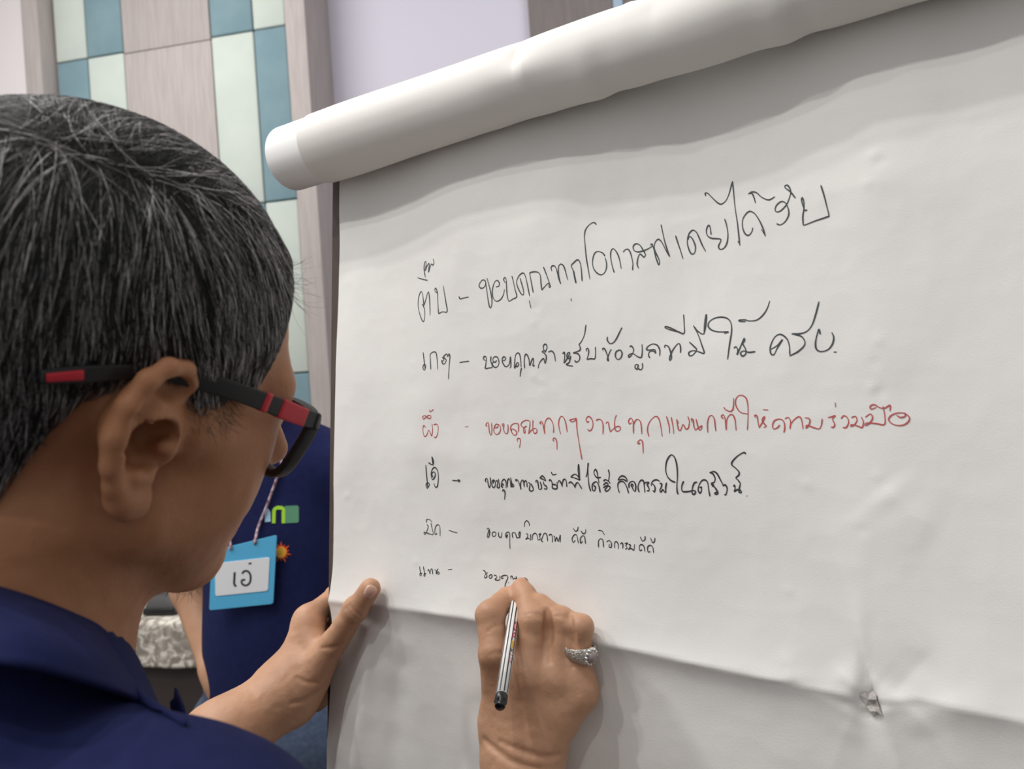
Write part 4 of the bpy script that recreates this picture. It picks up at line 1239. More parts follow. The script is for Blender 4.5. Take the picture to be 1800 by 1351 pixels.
# red and yellow print on the side of the barrel
M_pred = mat('red_print', srgb(190, 52, 78), 0.4); M_pyel = mat('yellow_print', srgb(226, 178, 92), 0.4); M_pdark = mat('dark_print', srgb(60, 58, 62), 0.4)
def on_pen(z, a, r=PR + .00012):
    return PEN_T + pa * z + r * (math.cos(a) * pu + math.sin(a) * pw_)
toward = -(PEN_T + pa * PL * .6); toward -= pa * (toward @ pa); toward /= np.linalg.norm(toward)
A0 = math.atan2(toward @ pw_, toward @ pu)
tst = on_pen(PL * .6, A0 + .5)
SGN = 1 if (900 + FPX * tst[0] / tst[2]) > (900 + FPX * on_pen(PL * .6, A0 - .5)[0] / on_pen(PL * .6, A0 - .5)[2]) else -1
def pstroke(mb, pts, wd=.00035):
    q = [np.array(k, float) for k in pts]
    for a, b in zip(q[:-1], q[1:]):
        t = (b - a) / (np.linalg.norm(b - a) + 1e-9); n = np.array([-t[1], t[0]]) * wd
        v = [W(on_pen(z, A0 + SGN * (y / PR))) for z, y in (a + n, b + n, b - n, a - n)]
        mb.add(v, [(0, 1, 2, 3)])
GLY = {'H': [[(0, 0), (0, 1)], [(.7, 0), (.7, 1)], [(0, .5), (.7, .5)]], 'O': [[(0, 0), (0, 1), (.7, 1), (.7, 0), (0, 0)]], 'R': [[(0, 0), (0, 1), (.6, 1), (.6, .5), (0, .5), (.7, 0)]], 'S': [[(.7, 1), (0, 1), (0, .5), (.7, .5), (.7, 0), (0, 0)]],
       'E': [[(.7, 0), (0, 0), (0, 1), (.7, 1)], [(0, .5), (.6, .5)]], 'T': [[(.35, 0), (.35, 1)], [(0, 1), (.7, 1)]], 'N': [[(0, 0), (0, 1), (.7, 0), (.7, 1)]], 'A': [[(0, 0), (.35, 1), (.7, 0)], [(.15, .4), (.55, .4)]], 'M': [[(0, 0), (0, 1), (.35, .4), (.7, 1), (.7, 0)]], 'I': [[(.3, 0), (.3, 1)]]}
def ptext(txt, z0, dz, hgt, m, name):
    mb = MB()
    for k, chh in enumerate(txt):
        for st in GLY[chh]:
            pstroke(mb, [(z0 + dz * (k + x * .8) , .0014 + y * hgt) for x, y in st])
    mb.build(name, m, br)
ptext('HORSE', .050, .0037, .0022, M_pred, 'print')
mb = MB()
zz = np.linspace(.070, .0775, 8); yy = np.linspace(.0014, .0036, 4)
mb.add([W(on_pen(z, A0 + SGN * y / PR)) for z in zz for y in yy], [(i * 4 + j, i * 4 + j + 1, i * 4 + j + 5, i * 4 + j + 4) for i in range(7) for j in range(3)])
mb.build('print', M_pyel, br)
ptext('H', .0785, .0037, .0022, M_pdark, 'print')
ptext('IIO', .0832, .0030, .0022, M_pred, 'print')

# ---- the ring on his ring finger
M_silver = mat('silver', srgb(236, 233, 226), 0.3, metal=0.85, col2=srgb(150, 145, 138), scale=1100, bump=0.6, bscale=1100)
M_silverp = mat('polished_silver', srgb(240, 238, 232), 0.25, metal=0.85)
M_stone = mat('grey_mauve_stone', srgb(150, 136, 138), 0.2, spec=0.6, coat=0.5)
fa, fb = RC['r'][0], RC['r'][1]
rc = fa + (fb - fa) * .58
rax = (fb - fa) / np.linalg.norm(fb - fa)
rout = P(1048, 1136, .560) - P(1020, 1136, .572)
rout -= rax * (rout @ rax); rout /= np.linalg.norm(rout)
rsid = np.cross(rax, rout)
ring = empty('ring', W(rc), 'ornate silver ring with a domed grey stone on the ring finger', 'ring')
RRAD = float(RR['r'][0] + (RR['r'][1] - RR['r'][0]) * .58) + .0006
vv_, n1_, n2_ = [], 64, 14
for i in range(n1_):
    an = 2 * math.pi * i / n1_
    dirr = math.cos(an) * rout + math.sin(an) * rsid
    wdt_ = .0032 + .0034 * max(0, math.cos(an)) ** 1.2
    thk = .0008 + .0012 * max(0, math.cos(an)) ** 2
    for j in range(n2_):
        b = 2 * math.pi * j / n2_
        orn = 1 + (.16 * math.cos(an * 14) * math.sin(b * 2)) * (1 if math.cos(an) > -.2 else .3)
        vv_.append(rc + dirr * (RRAD + thk * (1 + math.cos(b)) * orn) + rax * math.sin(b) * wdt_)
ff_ = [(i * n2_ + j, ((i + 1) % n1_) * n2_ + j, ((i + 1) % n1_) * n2_ + (j + 1) % n2_, i * n2_ + (j + 1) % n2_) for i in range(n1_) for j in range(n2_)]
mesh('band', W(np.array(vv_)), ff_, M_silver, ring)
sc_ = rc + rout * (RRAD + .0030)
def dome(c, r, hgt, n=28, mrows=9):
    v = [c + rout * hgt]
    for i in range(1, mrows + 1):
        a = math.pi / 2 * i / mrows
        v += [c + rout * hgt * math.cos(a) + r * math.sin(a) * (math.cos(t) * rax + math.sin(t) * rsid) for t in np.arange(n) * 2 * math.pi / n]
    v += [c - rout * .002 + r * (math.cos(t) * rax + math.sin(t) * rsid) for t in np.arange(n) * 2 * math.pi / n]
    f = [(0, 1 + j, 1 + (j + 1) % n) for j in range(n)]
    f += [(1 + i * n + j, 1 + (i + 1) * n + j, 1 + (i + 1) * n + (j + 1) % n, 1 + i * n + (j + 1) % n) for i in range(mrows) for j in range(n)]
    return W(np.array(v)), f
v, f = dome(sc_, .0048, .0042); mesh('stone', v, f, M_stone, ring)
ts = np.linspace(0, 2 * math.pi, 41)
mb = MB(); mb.tube(np.array([W(sc_ - rout * .0012 + .0062 * (math.cos(t) * rax + math.sin(t) * rsid)) for t in ts]), .0008, 8, cap=False); mb.build('bezel', M_silverp, ring)
for k in range(12):
    t = 2 * math.pi * k / 12
    c = sc_ + .0056 * (math.cos(t) * rax + math.sin(t) * rsid) - rout * .0001
    v, f = dome(c, .0012, .0012, 10, 4); mesh('bead', v, f, M_silverp, ring)
# ------------------------------------------------------------------ his hair: a close dark base and thousands of strands
HL = [(0, 890, .062), (50, 815, .066), (95, 735, .070), (150, 684, .075), (305, 672, .074), (322, 684, .074), (345, 712, .072), (372, 708, .070), (400, 686, .068), (440, 680, .064), (472, 610, .056), (492, 552, .050), (512, 505, .042)]
hy, hz = [], []
for px, py, xl in HL:
    q = hpix(px, py, xl); hy.append(q[1]); hz.append(q[2])
o_ = np.argsort(hy); hy = np.array(hy)[o_]; hz = np.array(hz)[o_]
hy = np.concatenate([[-.13, -.095], hy, [.0985]]); hz = np.concatenate([[-.055, -.05], hz, [.092]])
hair_low = lambda l: np.interp(l[:, 1], hy, hz) + .003 * vnoise(l[:, 1] * 120, l[:, 0] * 120, seed=6)
def skull_sdf(l):
    m = np.stack([np.abs(l[:, 0]), l[:, 1], l[:, 2]], 1)
    d = ell(m, (0, -.008, .052), (.078, .098, .086))
    d = smin(d, ell(m, (0, .022, .045), (.071, .073, .064)), .02)
    d = smin(d, ell(m, (0, -.045, .030), (.070, .060, .070)), .02)
    d = smin(d, rcone(m, (.010, .088, .028), (.046, .075, .026), .013, .014), .016)
    d = smin(d, rcone(m, (.050, .066, -.004), (.064, .022, .004), .019, .014), .02)
    return smin(d, rcone(m, (0, -.030, -.010), (0, -.035, -.150), .056, .062), .02)
def hair_thick(l):
    up = np.clip((l[:, 2] - .035) / .085, 0, 1)
    front = np.clip((l[:, 1] - .035) / .05, 0, 1)
    th = .0065 + .0095 * up * (1 - .55 * front)
    edge = np.clip((l[:, 2] - hair_low(l)) / .022, 0, 1)
    back = np.clip((-.02 - l[:, 1]) / .05, 0, 1) * np.clip((.03 - l[:, 2]) / .05, 0, 1)
    return th * (.25 + .75 * edge) * (1 - .5 * back)
def cap_sdf(c, f=0.72):
    l = to_head(c)
    th = hair_thick(l)
    d = skull_sdf(l) - th * f
    # combed clumps
    d = d + .0012 * fbm(l[:, 0] * 70, l[:, 1] * 26, l[:, 2] * 40, seed=71, oct=2)
    return smax(d, (hair_low(l) - l[:, 2]) * .8, .003)
V_, F_2 = [], []
piece(cap_sdf, lo_h := from_head((0, 0, .05)) - .15, from_head((0, 0, .05)) + .15, .0022, V_, F_2, conv=lambda v: v)
capV, capF = V_[0], F_2[0]
M_hairbase = mat('hair_base', srgb(24, 22, 22), 0.6, col2=srgb(56, 52, 50), scale=260, spec=0.25)
hair = mesh('hair', W(capV), capF, M_hairbase, man)
M_strand = tone_mat('hair_strands')

def surf_samples(V, F, n, seed, wfn=None):
    rng = np.random.default_rng(seed)
    a, b, c, d = (V[F[:, i]] for i in range(4))
    ar = np.linalg.norm(np.cross(c - a, d - b), axis=1) * .5
    nn = np.cross(c - a, d - b); nn /= np.linalg.norm(nn, axis=1)[:, None] + 1e-12
    cen = (a + b + c + d) / 4
    w = ar if wfn is None else ar * wfn(cen, nn)
    k = rng.choice(len(F), n, p=w / w.sum())
    u, v = rng.random((2, n, 1))
    p = (a[k] * (1 - u) + b[k] * u) * (1 - v) + (d[k] * (1 - u) + c[k] * u) * v
    return p, nn[k]

CROWN = march(lambda c: skull_sdf(to_head(c)) - .012, 235, 300, .2)
CR_L = to_head(CROWN)
def hair_flow(l):
    ref = np.stack([np.clip(l[:, 0], -.02, CR_L[0]), np.clip(l[:, 1], CR_L[1] - .14, CR_L[1] + .14), np.full(len(l), CR_L[2])], 1)
    jit = 0 if len(l) < 9 else np.random.default_rng(77).normal(0, 1, l.shape) * np.array([.0035, .0035, .001])
    ref = ref + jit
    v = l - ref
    v /= np.linalg.norm(v, axis=1)[:, None] + 1e-9
    side = np.clip((CR_L[2] + .005 - l[:, 2]) / .05, 0, 1)
    v = v * (1 - .55 * side)[:, None] + side[:, None] * np.array([0, .10, -.75]) 
    # the far side is combed across and back
    top = np.clip((l[:, 2] - CR_L[2] + .008) / .02, 0, 1) * np.clip((.02 - l[:, 0]) / .04, 0, 1)
    v = v + top[:, None] * np.array([-.5, .1, .2])
    fb = np.clip((l[:, 1] - CR_L[1] + .012) / .055, -1, 1)
    v = v + (fb * (.95 - .75 * side))[:, None] * np.array([0, 1.0, 0])
    v = v + .22 * np.stack([vnoise(l[:, 0] * 38, l[:, 1] * 38, l[:, 2] * 38, seed=s) for s in (81, 82, 83)], 1)
    return v
def facing(cen, nn):
    v = -cen / np.linalg.norm(cen, axis=1)[:, None]
    return np.clip((np.sum(nn * v, axis=1) + .25) * 4, .12, 1)
def hair_roots(n, seed):
    p, nn = surf_samples(capV, capF, n, seed, facing)
    l = to_head(p)
    keep = l[:, 2] > hair_low(l) - .001
    return p[keep], nn[keep]
roots, rn = hair_roots(23000, 5)
rl = to_head(roots)
rng = np.random.default_rng(11)
fl = hair_flow(rl) @ HB
fl = fl - rn * np.sum(fl * rn, axis=1)[:, None]
above = np.clip((rl[:, 2] - hair_low(rl)), 0, .2)
ln = np.clip(.009 + .30 * above, .009, .048) * rng.uniform(.6, 1.25, len(rl))
grey = .36 + .34 * np.clip((rl[:, 1] + .03) / .06, 0, 1)
clump = vnoise(rl[:, 0] * 330, rl[:, 1] * 330, rl[:, 2] * 330, seed=44)
isg = (rng.random(len(rl)) < grey * .62) & (clump > -.35)
tone = np.where(isg, rng.uniform(.22, .95, len(rl)), rng.uniform(.004, .02, len(rl)))
colr = tone[:, None] * np.array([1.0, .97, .95])
wd_ = np.where(isg, .00016, .00014) * rng.uniform(.7, 1.3, len(rl))
strands('hair_strands', roots, fl, ln, wd_, M_strand, hair, colr, seed=8, curl=.17, K=6, fn=lambda c: cap_sdf(c, .72), hold=.0026, flow=lambda c: hair_flow(to_head(c)) @ HB)
# stray hairs over the forehead and in front of the ear
rng = np.random.default_rng(21)
sp = np.array([hpix(rng.uniform(455, 520), rng.uniform(430, 520), .045) for _ in range(90)])
sp = sp - grad(skull_sdf, sp) * (skull_sdf(sp) - .004)[:, None]
sd = np.stack([rng.normal(0, .35, len(sp)), .5 + rng.normal(0, .4, len(sp)), -.8 + rng.normal(0, .3, len(sp))], 1)
tn = rng.uniform(.01, .28, len(sp))[:, None] * np.array([1, .97, .95])
strands('stray_hairs', from_head(sp), sd @ HB, rng.uniform(.012, .034, len(sp)), np.full(len(sp), .00009), M_strand, hair, tn, seed=9, curl=.55, lift=.12, normals=grad(lambda c: skull_sdf(to_head(c)), from_head(sp)))
sp = np.array([hpix(rng.uniform(300, 405), rng.uniform(640, 745), .072) for _ in range(420)])
sp = sp[(sp[:, 2] > np.interp(sp[:, 1], hy, hz) - .012)]
sp = sp - grad(skull_sdf, sp) * (skull_sdf(sp) - .0003)[:, None]
sd = np.stack([rng.normal(.05, .1, len(sp)), .35 + rng.normal(0, .3, len(sp)), -1 + rng.normal(0, .2, len(sp))], 1)
tn = rng.uniform(.008, .05, len(sp))[:, None] * np.array([1, .95, .9])
strands('sideburn_hairs', from_head(sp), sd @ HB, rng.uniform(.007, .015, len(sp)), np.full(len(sp), .00009), M_strand, hair, tn, seed=10, curl=.4, lift=.05, normals=grad(lambda c: skull_sdf(to_head(c)), from_head(sp)))
# a few chin whiskers
hfn = lambda l: head_sdf(l)
sp = np.stack([rng.uniform(-.012, .030, 46), rng.uniform(.058, .086, 46), np.full(46, -.112)], 1)
for _ in range(4):
    sp = sp - grad(hfn, sp) * (hfn(sp) - .0002)[:, None]
sd = np.stack([rng.normal(0, .25, len(sp)), .35 + rng.normal(0, .3, len(sp)), -1 + 0 * sp[:, 0]], 1)
strands('chin_whiskers', from_head(sp), sd @ HB, rng.uniform(.004, .011, len(sp)), np.full(len(sp), .00010), M_strand, man, np.tile([[.012, .011, .011]], (len(sp), 1)), seed=12, curl=.4)

# ------------------------------------------------------------------ his glasses
M_frame = mat('matt_black_frame', srgb(30, 30, 32), 0.42, spec=0.4)
M_redacc = mat('red_rubber', srgb(196, 44, 58), 0.4, spec=0.4)
M_lens = bpy.data.materials.new('clear_lens'); M_lens.use_nodes = True
nt = M_lens.node_tree
for n in list(nt.nodes):
    if n.type != 'OUTPUT_MATERIAL': nt.nodes.remove(n)
tr = nt.nodes.new('ShaderNodeBsdfTransparent'); tr.inputs[0].default_value = (.93, .94, .97, 1)
gl = nt.nodes.new('ShaderNodeBsdfGlossy'); gl.inputs['Roughness'].default_value = .03
lw = nt.nodes.new('ShaderNodeLayerWeight'); lw.inputs[0].default_value = .12
mx = nt.nodes.new('ShaderNodeMixShader')
nt.links.new(lw.outputs['Fresnel'], mx.inputs[0]); nt.links.new(tr.outputs[0], mx.inputs[1]); nt.links.new(gl.outputs[0], mx.inputs[2])
nt.links.new(mx.outputs[0], nt.nodes['Material Output'].inputs[0])

gls = empty('glasses', W(from_head((0, .095, 0))), 'black framed glasses with red accents worn by the writing man', 'glasses')
def sweep(mb, path, hh_, ww_, upv, closed=False, r=.25):
    """rounded rectangular bar along a head-local path"""
    path = np.asarray(path, float); m = len(path)
    hh_ = np.broadcast_to(hh_, (m,)); ww_ = np.broadcast_to(ww_, (m,))
    if closed:
        t = np.roll(path, -1, 0) - np.roll(path, 1, 0)
    else:
        t = np.gradient(path, axis=0)
    t /= np.linalg.norm(t, axis=1)[:, None]
    upv = np.broadcast_to(np.asarray(upv, float), (m, 3))
    u = upv - t * np.sum(upv * t, axis=1)[:, None]; u /= np.linalg.norm(u, axis=1)[:, None]
    s = np.cross(t, u)
    cs = []
    for (a, b) in ((1, 1), (-1, 1), (-1, -1), (1, -1)):
        for q in ((1, 1 - r), (1 - r * .3, 1 - r * .3), (1 - r, 1)) if a * b > 0 else ((1 - r, 1), (1 - r * .3, 1 - r * .3), (1, 1 - r)):
            cs.append((a * q[0], b * q[1]))
    n = len(cs)
    v = np.concatenate([path[i] + .5 * np.array([c[0] * ww_[i] * s[i] + c[1] * hh_[i] * u[i] for c in cs]) for i in range(m)])
    f = [(i * n + j, i * n + (j + 1) % n, ((i + 1) % m) * n + (j + 1) % n, ((i + 1) % m) * n + j) for i in range(m if closed else m - 1) for j in range(n)]
    if not closed:
        f += [tuple(range(n - 1, -1, -1)), tuple((m - 1) * n + j for j in range(n))]
    mb.add(W(from_head(v)), f)
    return mb
tp = [(549, 737, .0745), (528, 731, .0765), (470, 708, .0800), (390, 680, .0815), (300, 657, .0810), (250, 652, .0800), (150, 657, .0835), (72, 663, .0850)]
tpath = crspline(np.array([hpix(*q) for q in tp]), 14)
tlen = np.concatenate([[0], np.cumsum(np.linalg.norm(np.diff(tpath, axis=0), axis=1))]); tlen /= tlen[-1]
th_ = np.interp(tlen, [0, .15, .45, .7, .9, 1], [.0092, .0100, .0092, .0068, .0074, .0058])
tw_ = np.interp(tlen, [0, .2, 1], [.0048, .0042, .0034])
def at_px(px):
    pxs = np.array([900 + FPX * from_head(q)[0] / from_head(q)[2] for q in tpath])
    return int(np.argmin(np.abs(pxs - px)))
for sgn in (1, -1):
    pth = tpath * np.array([sgn, 1, 1])
    tmp = sweep(MB(), pth, th_, tw_, (0, 0, 1)).build('temple', M_frame, gls)
    for a, b in ((533, 488), (471, 463), (146, 76)):
        i, j = at_px(a), at_px(b)
        if j - i < 2: j = i + 2
        sweep(MB(), pth[i:j + 1], th_[i:j + 1] * (1.06 if a > 200 else .62), tw_[i:j + 1] * 1.14, (0, 0, 1)).build('red_accent', M_redacc, tmp)
def lensy(x, z):
    return .1015 - 2.9 * x * x + .34 * z
def rim_path(sgn, grow_=0.0, n=72):
    a = np.arange(n) * 2 * np.pi / n
    cx, cz, rx, rz, pw2 = .0405, -.003, .0290 + grow_, .0200 + grow_, 3.4
    x = cx + rx * np.sign(np.cos(a)) * np.abs(np.cos(a)) ** (2 / pw2)
    z = cz + rz * np.sign(np.sin(a)) * np.abs(np.sin(a)) ** (2 / pw2)
    x = x + (x - cx) * .20 * np.clip((z - cz) / rz, -1, 1)
    return np.stack([sgn * x, lensy(x, z), z], 1)
fr = MB()
for sgn in (1, -1):
    rp = rim_path(sgn)
    sweep(fr, rp, .0074, .0046, np.array([0, 1.0, 0]), closed=True)
    e0 = np.array([sgn * .0685, lensy(.0685, .012), .0125]); e1 = tpath[0] * np.array([sgn, 1, 1])
    sweep(fr, np.array([e0 + (0, .001, 0), e0 * .45 + e1 * .55 + np.array([sgn * .0018, .0015, 0]), e1 + np.array([sgn * .0004, .0012, 0]), e1 + (tpath[2] - tpath[0]) * np.array([sgn, 1, 1]) * .06]), [.0085, .0088, .0088, .0086], [.0048, .0050, .0050, .0046], (0, 0, 1))
bx = np.linspace(-.0125, .0125, 9)
sweep(fr, np.stack([bx, lensy(bx, .006) + .001, .006 + .003 * (1 - (bx / .0125) ** 2)], 1), .0045, .0040, (0, 0, 1))
fr.build('frame_front', M_frame, gls)
for sgn in (1, -1):
    rp = rim_path(sgn, -.0012)
    c = rp.mean(0) + np.array([0, .0012, 0])
    v, f = [], []
    for k, s_ in enumerate((1.0, .66, .33)):
        v.append(c + (rp - c) * s_)
    v = np.concatenate(v + [c[None]]); n = len(rp)
    f = [(k * n + j, k * n + (j + 1) % n, (k + 1) * n + (j + 1) % n, (k + 1) * n + j) for k in (0, 1) for j in range(n)] + [(2 * n + j, 2 * n + (j + 1) % n, 3 * n) for j in range(n)]
    mesh('lens', W(from_head(v)), f, M_lens, gls)

# ------------------------------------------------------------------ the second person, standing behind, facing the camera
X2 = np.array([-math.cos(TH), -math.sin(TH), 0.0]); U2 = np.array([-math.sin(TH), math.cos(TH), 0.0]); F2 = np.array([0, 0, -1.0])
yaw2 = math.radians(12)
f2 = math.cos(yaw2) * F2 + math.sin(yaw2) * np.array([math.cos(TH), math.sin(TH), 0]) * -1
r2 = np.cross(U2, f2)
B2 = np.stack([r2, f2, U2])
S2R, S2L = P(318, 822, 1.46), P(622, 818, 1.40)
N2 = P(458, 790, 1.43)
H2o = P(424, 694, 1.39)
hb2 = np.stack(basis(math.radians(-84), math.radians(24), 0.05))
PEL2 = P(494, 1262, 1.43)
E2R, W2R, K2R = P(336, 1035, 1.49), P(373, 1172, 1.41), P(390, 1232, 1.39)
E2L, W2L, K2L = P(668, 1030, 1.44), P(672, 1200, 1.36), P(665, 1290, 1.34)
CH2 = P(494, 950, 1.43)
def down_to_floor(c, h, dx=0.0):
    w = W(c) ; w[2] = h
    return wc(w) + r2 * dx
HIP2 = [PEL2 + r2 * .082 - U2 * .03, PEL2 - r2 * .085 - U2 * .03]
ANK2 = [down_to_floor(h, .075, s) for h, s in zip(HIP2, (.03, -.03))]
def trunk2(c, g=0.0):
    d = ell(c, CH2, (.142 + g, .098 + g, .24 + g), B2)
    d = smin(d, ell(c, PEL2 + U2 * .10, (.132 + g, .100 + g, .20 + g), B2), .08)
    for s in (S2R, S2L):
        d = smin(d, rcone(c, N2 - U2 * .005, s, .046 + g, .050 + g), .05)
    return smin(d, rcone(c, N2 + U2 * .02, N2 - U2 * .05, .054 + g * .5, .075 + g), .04)
def legs2(c, g=0.0):
    d = None
    for h, a in zip(HIP2, ANK2):
        k = (h + a) / 2 + f2 * .02
        e = smin(rcone(c, h, k, .084 + g, .056 + g), rcone(c, k, a, .056 + g, .040 + g), .02)
        d = e if d is None else smin(d, e, .015)
    return d
to_h2 = lambda c: (c - H2o) @ hb2.T
def body2(c):
    l = to_h2(c)
    d = smin(head_sdf(l), rcone(l, (0, -.03, -.01), (0, -.05, -.13), .052, .056), .02)
    d = smin(d, rcone(c, H2o + (0, -.05, .0) , N2, .054, .058), .03)
    d = smin(d, trunk2(c), .03)
    d = smin(d, legs2(c), .05)
    for s, e, w, k in ((S2R, E2R, W2R, K2R), (S2L, E2L, W2L, K2L)):
        a = smin(rcone(c, s, e, .044, .036), rcone(c, e, w, .037, .0235), .02)
        a = smin(a, ell(c, (w + k) / 2, (.018, .036, .05), np.stack([np.cross((k - w) / np.linalg.norm(k - w), [0, 0, 1.0]), [0, 0, 1.0], (k - w) / np.linalg.norm(k - w)])), .02)
        for q in range(5):
            off = (q - 1.8) * .013
            dr = (k - w) / np.linalg.norm(k - w)
            st = w + dr * (.075 if q else .04) + np.array([0, 0, -off])
            en = st + dr * ((.070, .075, .072, .060)[q - 1] if q else .05) + (np.array([0, 0, .02]) if q == 0 else 0)
            a = smin(a, rcone(c, st, en, .009, .007), .006)
        d = smin(d, a, .02)
    for a in ANK2:
        d = smin(d, rcone(c, a - U2 * .035, a - U2 * .045 + f2 * .14, .034, .026), .02)
    return d
pts2 = [H2o + U2 * .16, H2o + f2 * .13, S2R, S2L, E2R, E2L, K2R, K2L, PEL2] + ANK2 + [a + f2 * .2 - U2 * .06 for a in ANK2]
l2, h2 = bounds(pts2, .10)
V_, F_2 = [], []
piece(body2, l2, h2, .006, V_, F_2)
p2 = mesh('person', V_[0], F_2[0], M_skin)
tag(p2, 'person in a navy shirt and jeans standing behind, wearing a blue name card', 'person')
def shirt2(c):
    d = trunk2(c, .012)
    for s, e in ((S2R, E2R), (S2L, E2L)):
        d = smin(d, rcone(c, s, s + (e - s) * .70, .056, .058), .03)
    d = d + .0045 * fbm(c[:, 0] * 10, c[:, 1] * 5, c[:, 2] * 8, seed=61, oct=2)
    d = smax(d, -rcone(c, N2 - U2 * .03, H2o, .058, .060), .006)
    nr = np.linalg.norm(c - N2 - ((c - N2) @ U2)[:, None] * U2, axis=1) - .072
    d = smax(d, -np.maximum(-((c - (N2 + U2 * .012)) @ U2), nr), .003)
    d = smax(d, -((c - (PEL2 - U2 * .015)) @ U2), .004)
    for s, e in ((S2R, E2R), (S2L, E2L)):
        ax = (e - s) / np.linalg.norm(e - s)
        near = np.linalg.norm(c - s - ((c - s) @ ax)[:, None] * ax, axis=1) - .068
        d = smax(d, np.minimum((c - (s + (e - s) * .70)) @ ax, -near), .003)
    return d
V_, F_2 = [], []
piece(shirt2, l2, h2, .006, V_, F_2)
sh2 = mesh('polo_shirt', V_[0], F_2[0], M_navy, p2)
def jeans2(c):
    d = smin(legs2(c, .014), ell(c, PEL2 - U2 * .02, (.166, .116, .12), B2), .05)
    d = smax(d, (c - (PEL2 + U2 * .055)) @ U2, .004)
    d = smin(d, rcone(c, P(384, 1200, 1.40), P(398, 1272, 1.40), .028, .042), .02)      # the hand in the pocket
    return d + .003 * fbm(c[:, 0] * 9, c[:, 1] * 7, c[:, 2] * 9, seed=63, oct=2)
V_, F_2 = [], []
piece(jeans2, l2, h2, .007, V_, F_2)
mesh('jeans', V_[0], F_2[0], M_denim, p2)
for a in ANK2:
    V_, F_2 = [], []
    piece(lambda c: smin(rcone(c, a - U2 * .034 - f2 * .03, a - U2 * .044 + f2 * .15, .038, .031), rcone(c, a, a - U2 * .03, .043, .045), .02), *bounds([a - f2 * .1, a + f2 * .22], .1), .006, V_, F_2)
    mesh('shoe', V_[0], F_2[0], M_black, p2)
def cap2(c):
    l = to_h2(c)
    d = skull_sdf(l) - .010 + .002 * fbm(l[:, 0] * 50, l[:, 1] * 30, l[:, 2] * 30, seed=77, oct=2)
    low = np.interp(l[:, 1], [-.11, -.08, -.04, -.03, .02, .04, .06, .075, .1], [-.05, -.04, .0, .03, .02, .045, .07, .088, .095])
    return smax(d, (low - l[:, 2]) * .8, .004)
V_, F_2 = [], []
piece(cap2, H2o - .16, H2o + .16, .004, V_, F_2)
mesh('hair', V_[0], F_2[0], M_hairbase, p2)
# collar of the second shirt
cc = N2 + U2 * .004
an = np.radians(np.linspace(20, 340, 60))
rows_ = []
for rad, dz in ((.056, .036), (.060, .038), (.070, .016), (.082, -.012)):
    rows_.append([cc + (rad + .0) * (math.cos(a) * f2 * 1.0 + math.sin(a) * r2 * 1.05) + U2 * (dz - .030 * max(0, math.cos(a)) ** 2) for a in an])
cv = np.array(rows_)
co2 = mesh('collar', W(cv.reshape(-1, 3)), grid_f(4, 60), M_navy, sh2)
so = co2.modifiers.new('cloth', 'SOLIDIFY'); so.thickness = .002
# emblems sewn on the chest
def patch(pxs, m, name, lift=.0012, parent=sh2):
    top, c0_ = [], []
    for x, y in pxs:
        q = march(shirt2, x, y, 1.0)
        n = np.array([0, 0, -1.0])
        top.append(q + n * lift); c0_.append(q + n * -.004)
    n = len(pxs)
    mb = MB()
    mb.add(W(np.array(top + c0_)), [tuple(range(n))] + [(i, n + i, n + (i + 1) % n, (i + 1) % n) for i in range(n)])
    return mb.build(name, m, parent, smooth=False)
M_green = mat('green_emblem', srgb(92, 150, 118), 0.6); M_lime = mat('lime_emblem', srgb(170, 222, 58), 0.6); M_lblue = mat('light_blue_emblem', srgb(176, 212, 240), 0.6)
M_orange = mat('orange_emblem', srgb(232, 92, 40), 0.6); M_yel = mat('yellow_emblem', srgb(252, 190, 70), 0.6); M_ink2 = mat('black_print', srgb(38, 38, 42), 0.5)
patch([(501, 889), (523, 888), (525.5, 891), (525.5, 916), (523, 918), (500, 919)], M_green, 'emblem')
for q in ([(478.5, 919), (479, 896), (482, 891), (486, 895.5), (485, 898), (484.5, 919)], [(482, 891), (488, 888.5), (496, 889), (500.5, 892), (497, 896), (494, 895), (488, 895), (486, 895.5)], [(500.5, 892), (502, 896), (501.5, 919), (495.5, 919), (495.5, 898), (497, 896)]):
    patch(q, M_lime, 'emblem', .0016)
patch([(466, 894), (471, 893), (475.5, 900), (476, 916), (466, 917)], M_lblue, 'emblem')
cx, cy = 494.5, 970
pts = []
for k in range(28):
    r = (20 if k % 4 == 1 else 15.5) if k % 2 else 10.5
    a = k * math.pi / 14
    pts.append((cx + r * math.cos(a) * .95, cy + r * math.sin(a)))
top = [march(shirt2, x, y, 1.0) + np.array([0, 0, -.0012]) for x, y in pts]
ctr = march(shirt2, cx, cy, 1.0) + np.array([0, 0, -.0016])
mb = MB(); mb.add(W(np.array(top + [ctr])), [(i, (i + 1) % 28, 28) for i in range(28)]); mb.build('sun_emblem', M_orange, sh2, smooth=False)
patch([(cx + 9.5 * math.cos(t), cy + 9.5 * math.sin(t)) for t in np.arange(20) * math.pi / 10], M_yel, 'sun_emblem', .0030)

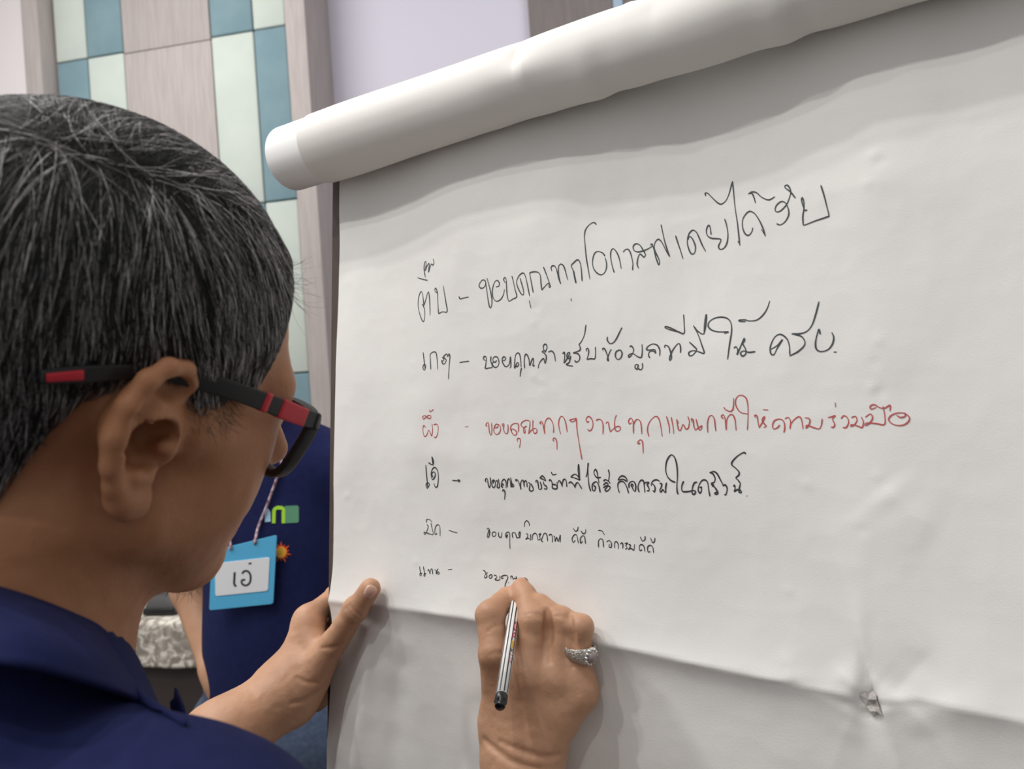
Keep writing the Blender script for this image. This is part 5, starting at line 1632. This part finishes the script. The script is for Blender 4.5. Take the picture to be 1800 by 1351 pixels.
# the name card on its cord
M_cyan = mat('blue_card', srgb(92, 186, 232), 0.35, spec=0.4); M_cardw = mat('white_insert', srgb(240, 242, 246), 0.45)
M_cord = mat('speckled_cord', srgb(214, 196, 204), 0.8, col2=srgb(128, 70, 84), scale=160)
dB = float(march(shirt2, 440, 1000, 1.0)[2]) - .022
nb_ = empty('name_card', W(P(427, 1066, dB)), 'light blue name card with bold black letters hanging from a cord', 'name card')
def card(pxs, z0, z1, m, name, bev):
    a = [P(x, y, z0) for x, y in pxs]; b = [q + np.array([0, 0, z1 - z0]) for q in a]
    n = len(a)
    mb = MB(); mb.add(W(np.array(a + b)), [tuple(range(n)), tuple(range(2 * n - 1, n - 1, -1))] + [(i, n + i, n + (i + 1) % n, (i + 1) % n) for i in range(n)])
    o = mb.build(name, m, nb_, smooth=False)
    bv = o.modifiers.new('edge', 'BEVEL'); bv.width = bev; bv.segments = 2
    return o
def rounded(q, r=.07):
    q = np.array(q, float); out = []
    for i in range(4):
        p_, c_, n_ = q[i - 1], q[i], q[(i + 1) % 4]
        u, v = (p_ - c_), (n_ - c_)
        u = u / np.linalg.norm(u) * 4; v = v / np.linalg.norm(v) * 4
        for t in (0, .5, 1):
            out.append(c_ + u * (1 - t) ** 2 + v * t ** 2)
    return out
card(rounded([(372, 968), (486.5, 940), (480, 1061), (367.5, 1072.5)]), dB, dB + .003, M_cyan, 'card', .0005)
card(rounded([(377.5, 990), (474, 979), (471, 1038), (378.5, 1047.5)]), dB - .0012, dB, M_cardw, 'insert', .0003)
def cpix(x, y, d): return P(340 + x / 3.975, 760 + y / 3.975, d)
mb = MB()
for st, wd in (([(288, 975), (286, 1010), (284, 1050), (289, 1066), (299, 1074)], 11), ([(340, 986), (352, 970), (374, 966), (394, 984), (400, 1015), (393, 1048), (372, 1066), (348, 1063), (336, 1046), (342, 1030), (362, 1028)], 10), ([(394, 908), (396, 920)], 15)):
    q = crspline(np.array(st, float), 6)
    t = np.gradient(q, axis=0); t /= np.linalg.norm(t, axis=1)[:, None]
    nn = np.stack([-t[:, 1], t[:, 0]], 1) * wd * .68
    a, b = q + nn, q - nn
    n = len(q)
    mb.add(W(np.array([cpix(x, y, dB - .0016) for x, y in np.vstack([a, b])])), [(i, i + 1, n + i + 1, n + i) for i in range(n - 1)])
mb.build('lettering', M_ink2, nb_, smooth=False)
def cordpts(pxs):
    out = []
    for x, y in pxs:
        q = march(shirt2, x, y, 1.0)
        out.append(W(q + np.array([0, 0, -.0065])))
    return out
cA = [W(P(448, 956, dB + .001)), W(P(449, 948, dB - .002))] + cordpts([(456, 925), (470, 890), (484, 852), (494, 824), (497, 808)]) + [W(N2 - r2 * .066 + U2 * .026 + f2 * .030), W(N2 - r2 * .062 - f2 * .03 + U2 * .034), W(N2 - f2 * .074 + U2 * .038)]
cB = [W(P(405, 966, dB + .001)), W(P(405, 957, dB - .002))] + cordpts([(403, 935), (402, 900), (404, 850), (410, 815)]) + [W(N2 + r2 * .066 + U2 * .026 + f2 * .030), W(N2 + r2 * .062 - f2 * .03 + U2 * .034), W(N2 - f2 * .074 + U2 * .038)]
for c in (cA, cB):
    mb = MB(); mb.tube(crspline(np.array(c), 6), .0024, 8); mb.build('cord', M_cord, nb_)
for x, y in ((405, 962), (448, 951)):
    ts = np.linspace(0, 2 * math.pi, 15)
    mb = MB(); mb.tube(np.array([W(P(x, y, dB - .0008) + .0032 * np.array([math.cos(t), math.sin(t), 0])) for t in ts]), .0007, 6, cap=False); mb.build('eyelet', M_silverp, nb_)
